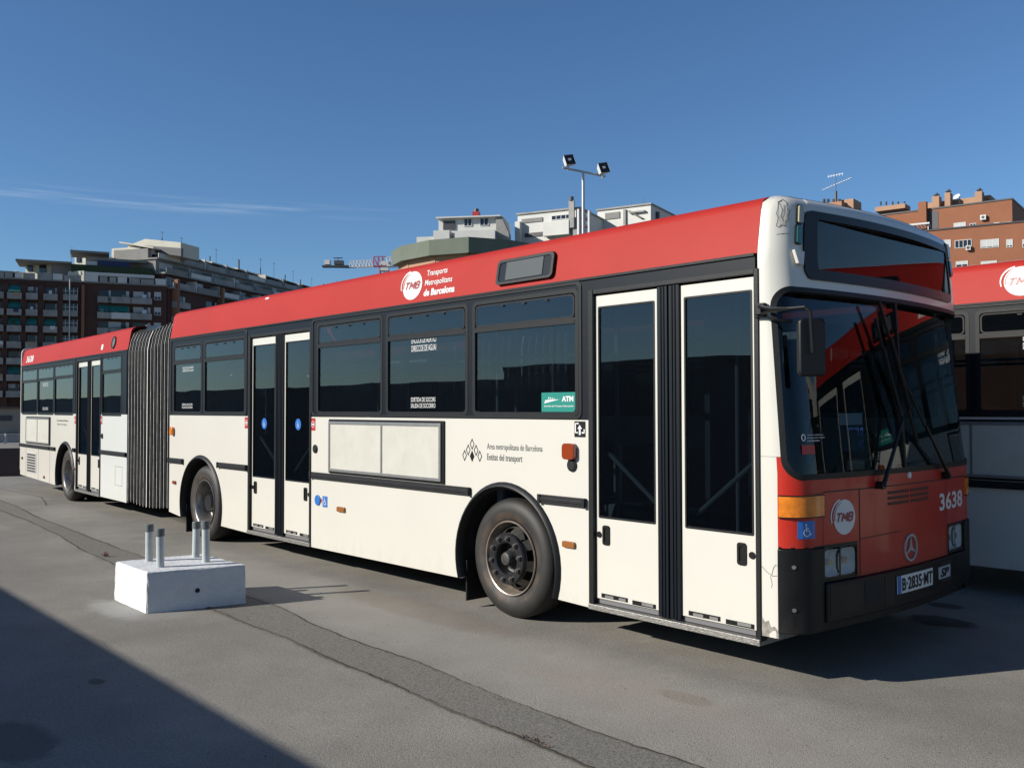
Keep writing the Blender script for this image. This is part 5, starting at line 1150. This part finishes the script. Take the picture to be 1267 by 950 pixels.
# ---- white rooftop blocks
for (nm, lab, u0, u1, v0, d) in (('white_rooftop_block', 'white rooftop block with a chimney pipe left of the floodlight pole', 641, 717, 261, 122), ('white_rooftop_block', 'plain white rooftop block right of the floodlight pole', 742, 804, 256, 126)):
    R0 = root(nm, lab, 'building', group='white rooftop blocks behind the bus roof'); Wg = Wing(rat(u0, d), d+2.2, rat(u1, d), d-1.8); WG_ = Wg
    mb = MB(Wg.M); mb.box(0, Wg.L, 0, 9, 0, zat(v0, d)); child(mb, 'wall', WHITEB, R0)
    mb = MB(Wg.M); mb.box(-.15, Wg.L+.15, -.2, 9.2, zat(v0, d)+.002, zat(v0, d)+.22); child(mb, 'roof', PARA, R0)
    if u0 < 700:
        uvb(R0, 646, 672, 269, 274, -.12, -.003, SLAB, 'panel_recess'); f = bwindow(Wg.M, R0, Wg.x(683), zat(272, d), Wg.x(707)-Wg.x(683), .62, panes=4); uvb(R0, 676, 708, 273, 290, -1.0, -.13, WHITEB, 'balcony'); uvb(R0, 641, 647, 273, 300, -.9, -.005, WHITEB, 'buttress'); uvb(R0, 710, 717, 268, 300, -.6, -.006, PARA, 'stair_wall')
        uvb(R0, 650, 672, 287, 292, -.12, -.004, METALD, 'panel_recess')
        x = Wg.x(711.5); mb = MB(Wg.M); mb.box(x-.45, x+.3, -.9, -.61, zat(285, d), zat(252, d)); c_ = child(mb, 'chimney', PARA, R0); mb = MB(Wg.M); mb.tube((x-.08, -.75, zat(252, d)), (x-.08, -.75, zat(247, d)), .3, 8); child(mb, 'chimney_pot', METALD, c_)
    else:
        uvb(R0, 750, 768, 262, 270, -.12, -.003, SLAB, 'panel_recess'); uvb(R0, 773, 776, 258, 290, -.25, -.004, PARA, 'buttress'); uvb(R0, 781, 800, 260, 262, -.4, -.005, PARA, 'ledge')
        mb = MB(Wg.M); mb.prism([(Wg.x(778), zat(261, d)), (Wg.x(782), zat(261, d)), (Wg.x(798), zat(272, d)), (Wg.x(794), zat(272, d))], -.3, -.01, lambda a, e, b: (a, e, b)); child(mb, 'stair_string', METALD, R0)
        x = Wg.x(808); mb = MB(Wg.M); mb.tube((x, 2, zat(275, d)), (x, 2, zat(262, d)), .3, 8); child(mb, 'chimney_pot', METALD, R0)
        for u in (768, 784): x = Wg.x(u); mb = MB(Wg.M); mb.tube((x, 4, zat(256, d)), (x, 4, zat(238, d)), .03, 4); child(mb, 'aerial_mast', METALD, R0)
# ---- red and white mast pieces behind the lamp pole
dM = 90
RM = root('striped_mast', 'red and white striped twin mast just behind the floodlight pole', 'mast')
for u, mm in ((717, FRAMEW), (722, REDM), (730, FRAMEW)):
    p = W(rat(u, dM), dM); mb = MB(); mb.tube((p.x, p.y, 0), (p.x, p.y, zat(258 if u != 730 else 260, dM)), .17, 8); child(mb, 'mast_leg', mm, RM)
for v in (259, 264, 269, 274, 279):
    a, b = Pz(717, v, dM), Pz(731, v+2, dM); mb = MB(); mb.tube(a, b, .08, 5); child(mb, 'cross_bar', REDM if v % 2 else FRAMEW, RM)
# ---- floodlight pole
dP = 34
FPOLE = root('floodlight_pole', 'grey pole with a crossarm and two floodlights above the bus roof', 'floodlight')
GALV = mat('galvanised_steel', (.50, .51, .52), .45, metal=.5, noise=.1, nscale=3)
p = W(rat(722.5, dP), dP); zt = zat(212, dP)
mb = MB(); mb.tube((p.x, p.y, 0), (p.x, p.y, zt), .085, 12, .055); child(mb, 'pole', GALV, FPOLE, smooth=True)
a = Pz(697, 206, dP-.3); b = Pz(750, 217, dP+.3); mb = MB(); mb.tube(a, b, .04, 8); child(mb, 'crossarm', GALV, FPOLE)
for (u, v, rz) in ((704, 198.5, .55), (746.5, 208.5, .55)):
    c = Pz(u, v, dP); Mx = Matrix.Translation(c) @ Matrix.Rotation(YAW+.35, 4, 'Z') @ Matrix.Rotation(math.radians(-16), 4, 'X') @ Matrix.Rotation(math.radians(-12), 4, 'Y')
    mb = MB(Mx); mb.add([(-.20, -.16, -.20), (.20, -.16, -.20), (.20, -.16, .20), (-.20, -.16, .20), (-.13, .12, -.13), (.13, .12, -.13), (.13, .12, .13), (-.13, .12, .13)], [(4, 5, 6, 7), (0, 1, 5, 4), (1, 2, 6, 5), (2, 3, 7, 6), (3, 0, 4, 7)])
    fl = child(mb, 'floodlight', FRAMEW, FPOLE); mb = MB(Mx); mb.box(-.185, .185, -.158, -.14, -.185, .185); child(mb, 'lamp_glass', WING_, fl)
    mb = MB(Mx); mb.box(-.055, .055, -.165, -.159, -.04, .05); child(mb, 'lamp_bulb', FRAMEW, fl)
    mb = MB(); mb.tube(c+Vector((0, 0, -.18)), c+Vector((0, 0, -.34)), .03, 6); child(mb, 'bracket', GALV, fl)
# ---- orange brick building (right)
RB = root('brick_building', 'orange brick flats with chimneys and pale windows behind the right hand bus', 'building')
B1 = Wing(rat(1020, 150), 150, rat(1256, 133), 133); B0 = Wing(rat(1098, 136), 136, rat(1320, 124), 124)
WG_ = B1
ztop1 = B1.z(1160, 258.5); mb = MB(B1.M); mb.box(0, B1.L, 0, 11, 0, ztop1); child(mb, 'wall', BRICKR, RB)
mb = MB(B1.M); mb.box(-.1, B1.L+.1, -.12, 11.1, ztop1+.002, ztop1+.22); child(mb, 'roof', METALD, RB)
ztop0 = B0.z(1200, 281.5); mb = MB(B0.M); mb.box(0, B0.L, 0, 8, 0, ztop0); child(mb, 'wall', BRICKR, RB)
mb = MB(B0.M); mb.box(-.1, B0.L+.1, -.15, 8.1, ztop0+.002, ztop0+.2); child(mb, 'roof', METALD, RB)
def bw(Wg, u0, u1, v0, v1, sh, panes=2):
    x0, x1 = Wg.x(u0), Wg.x(u1); z0, z1 = Wg.z((u0+u1)/2, v1), Wg.z((u0+u1)/2, v0); bwindow(Wg.M, RB, x0, z0, x1-x0, z1-z0, sh, panes=panes)
for a in ((B1, 1183, 1198, 275.5, 282, 1), (B1, 1203, 1211, 276.5, 281, 0), (B1, 1233, 1240, 275.5, 281, 1), (B1, 1241, 1254, 275, 281, 1), (B0, 1158, 1179, 297.5, 307, 1), (B0, 1184, 1205, 297, 307, 0, 4), (B0, 1216, 1239, 296.5, 307, .9, 3), (B0, 1248, 1256, 296.5, 306.5, .8), (B0, 1185, 1200, 323.5, 332, .5), (B0, 1216, 1236, 323.5, 332, .6), (B0, 1268, 1290, 296, 306, .6)): bw(*a)
uvb(RB, 1141, 1151, 249, 283, -.9, -.003, BRICKR, 'brick_shaft'); uvb(RB, 1152, 1164, 261, 283, -.04, -.003, METALD, 'painted_shade')  # second box: thin dark sheet painted in for shade beside the shaft
def onroof(u0, u1, v0, v1, y0, y1, m, name): return uvb(RB, u0, u1, v0, v1, y0, y1, m, name)
onroof(1150, 1222, 246.5, 259, 4, 8, TANR, 'plant_room'); onroof(1137, 1150, 252, 259, 3, 6, TANR, 'plant_room')
for (u0, u1, v0) in ((1152, 1161, 243), (1168, 1175, 238.5), (1206, 1215, 237)):
    c_ = onroof(u0, u1, v0, 259, 2, 3.6, TANR, 'chimney'); Wg = B1; x = Wg.x((u0+u1)/2); d_ = Wg.d(x)+2.6
    mb = MB(Wg.M); mb.tube((x, 2.8, zat(v0, d_)), (x, 2.8, zat(v0-3.5, d_)), .22, 8); mb.box(x-.4, x+.4, 2.4, 3.2, zat(v0-1.4, d_), zat(v0-1.0, d_)); child(mb, 'chimney_pot', METALD, c_)
c_ = onroof(1078, 1116, 254.5, 260, 3, 6, TANR, 'vent_base')
for u in (1083, 1090, 1098, 1105, 1113):
    x = B1.x(u); d_ = B1.d(x)+4; mb = MB(B1.M); mb.tube((x, 4, zat(255, d_)), (x, 4, zat(250.5, d_)), .14, 8); child(mb, 'vent_pipe', METALD, c_)
onroof(1030, 1056, 247, 262, 1, 5, TANR, 'stair_tower')
c_ = onroof(1018, 1046, 250, 262, -.8, .9, CLAY, 'flue_block')
for u in (1022, 1027, 1034, 1041): x = B1.x(u); d_ = B1.d(x); mb = MB(B1.M); mb.tube((x, 0, zat(250, d_)), (x, 0, zat(246, d_)), .25, 8); child(mb, 'chimney_pot', METALD, c_)
# big aerial
x = B1.x(1037); d_ = B1.d(x); mb = MB(B1.M); mb.tube((x, 0, zat(250, d_)), (x, 0, zat(212, d_)), .06, 6); mb.tube((x, 0, zat(250, d_)), (x, 0, zat(236, d_)), .22, 6); ae = child(mb, 'aerial_mast', METALD, RB)
mb = MB(B1.M)
zA = zat(227, d_); mb.tube((x-2.2, 0, zA-.65), (x+2.5, 0, zA+.65), .05, 4)
for i in range(12): q = x-2.1+i*.4; zq = zA-.65+1.3*(i*.4+.1)/4.7; mb.tube((q, -.6, zq), (q, .6, zq), .03, 4)
mb.tube((x-1.3, 0, zat(216.5, d_)), (x+1.2, 0, zat(215, d_)), .04, 4)
for i in range(6): q = x-1.2+i*.45; mb.tube((q, 0, zat(216, d_)-.22), (q, 0, zat(216, d_)+.22), .03, 4)
child(mb, 'aerial', GALV, ae)
x = B1.x(1189); d_ = B1.d(x); mb = MB(B1.M); mb.tube((x, 1, zat(258, d_)), (x, 1, zat(240, d_)), .05, 5); am = child(mb, 'aerial_mast', METALD, RB); mb = MB(B1.M); mb.prism(ell(x-.35, zat(241.5, d_), .55, .3, 16, tilt=.5), .6, .7, lambda a, e, b: (a, e, b)); child(mb, 'dish_aerial', FRAMEW, am)
for (Wg, u0, u1, v0, v1) in ((B1, 1217, 1224, 267, 273), (B0, 1198, 1204, 305, 310.5)):
    x0, x1 = Wg.x(u0), Wg.x(u1); z0, z1 = Wg.z(u0, v1), Wg.z(u0, v0); mb = MB(Wg.M); mb.box(x0, x1, -.55, -.18, z0, z1); ac = child(mb, 'air_conditioner', FRAMEW, RB); mb = MB(Wg.M); mb.prism(ell((x0+x1)/2, (z0+z1)/2, .22, .22, 16), -.57, -.551, lambda a, e, b: (a, e, b)); child(mb, 'fan', METALD, ac)
mb = MB(B0.M); xa, xb = B0.x(1114), B0.x(1148); 
for q in (xa, (xa+xb)/2, xb): mb.box(q, q+.12, 2, 2.12, ztop0+.2, ztop0+1.35)
mb.box(xa-.2, xb+.3, 1.6, 1.75, ztop0+1.35, ztop0+1.6)
for i in range(9): q = xa+(xb-xa)*i/8; mb.box(q, q+.1, 1.76, 5, ztop0+1.38, ztop0+1.52)
child(mb, 'white_pergola', FRAMEW, RB)
# ---- pale shed and fence seen past the rear of the bus
SH = root('low_shed', 'low pale shed past the rear end of the bus at the left edge', 'building'); Wg = Wing(rat(-60, 62), 62, rat(60, 64), 64)
mb = MB(Wg.M); mb.box(0, Wg.L, 0, 6, 0, zat(509, 62)+.25); child(mb, 'wall', mat('beige_render', (.36, .31, .24), .85, noise=.1, nscale=1), SH); mb = MB(Wg.M); mb.box(-.2, Wg.L+.2, -.2, 6.2, zat(509, 62)+.252, zat(504, 62)+.1); child(mb, 'roof', mat('brown_roof_sheet', (.13, .09, .065), .8), SH)
mb = MB(Wg.M); mb.box(.5, Wg.L*.62, -.05, -.003, .9, 1.25); child(mb, 'strip_window', METALD, SH)
FN = root('yard_fence', 'pale mesh panel fence at the left edge past the bus rear', 'fence'); Wg = Wing(rat(-80, 44), 44, rat(70, 46), 46)
n = 7
for i in range(n+1): x = Wg.L*i/n; mb = MB(Wg.M); mb.tube((x, 0, 0), (x, 0, .50), .05, 6); child(mb, 'post', FRAMEW, FN)
for i in range(n):
    x0, x1 = Wg.L*i/n+.06, Wg.L*(i+1)/n-.06; mb = MB(Wg.M); mb.box(x0, x1, -.02, .02, .05, .12); mb.box(x0, x1, -.02, .02, .40, .46)
    for k in range(9): q = x0+(x1-x0)*k/8; mb.box(q-.035, q+.035, -.012, .012, .12, .40)
    child(mb, 'fence_panel', PARA, FN)
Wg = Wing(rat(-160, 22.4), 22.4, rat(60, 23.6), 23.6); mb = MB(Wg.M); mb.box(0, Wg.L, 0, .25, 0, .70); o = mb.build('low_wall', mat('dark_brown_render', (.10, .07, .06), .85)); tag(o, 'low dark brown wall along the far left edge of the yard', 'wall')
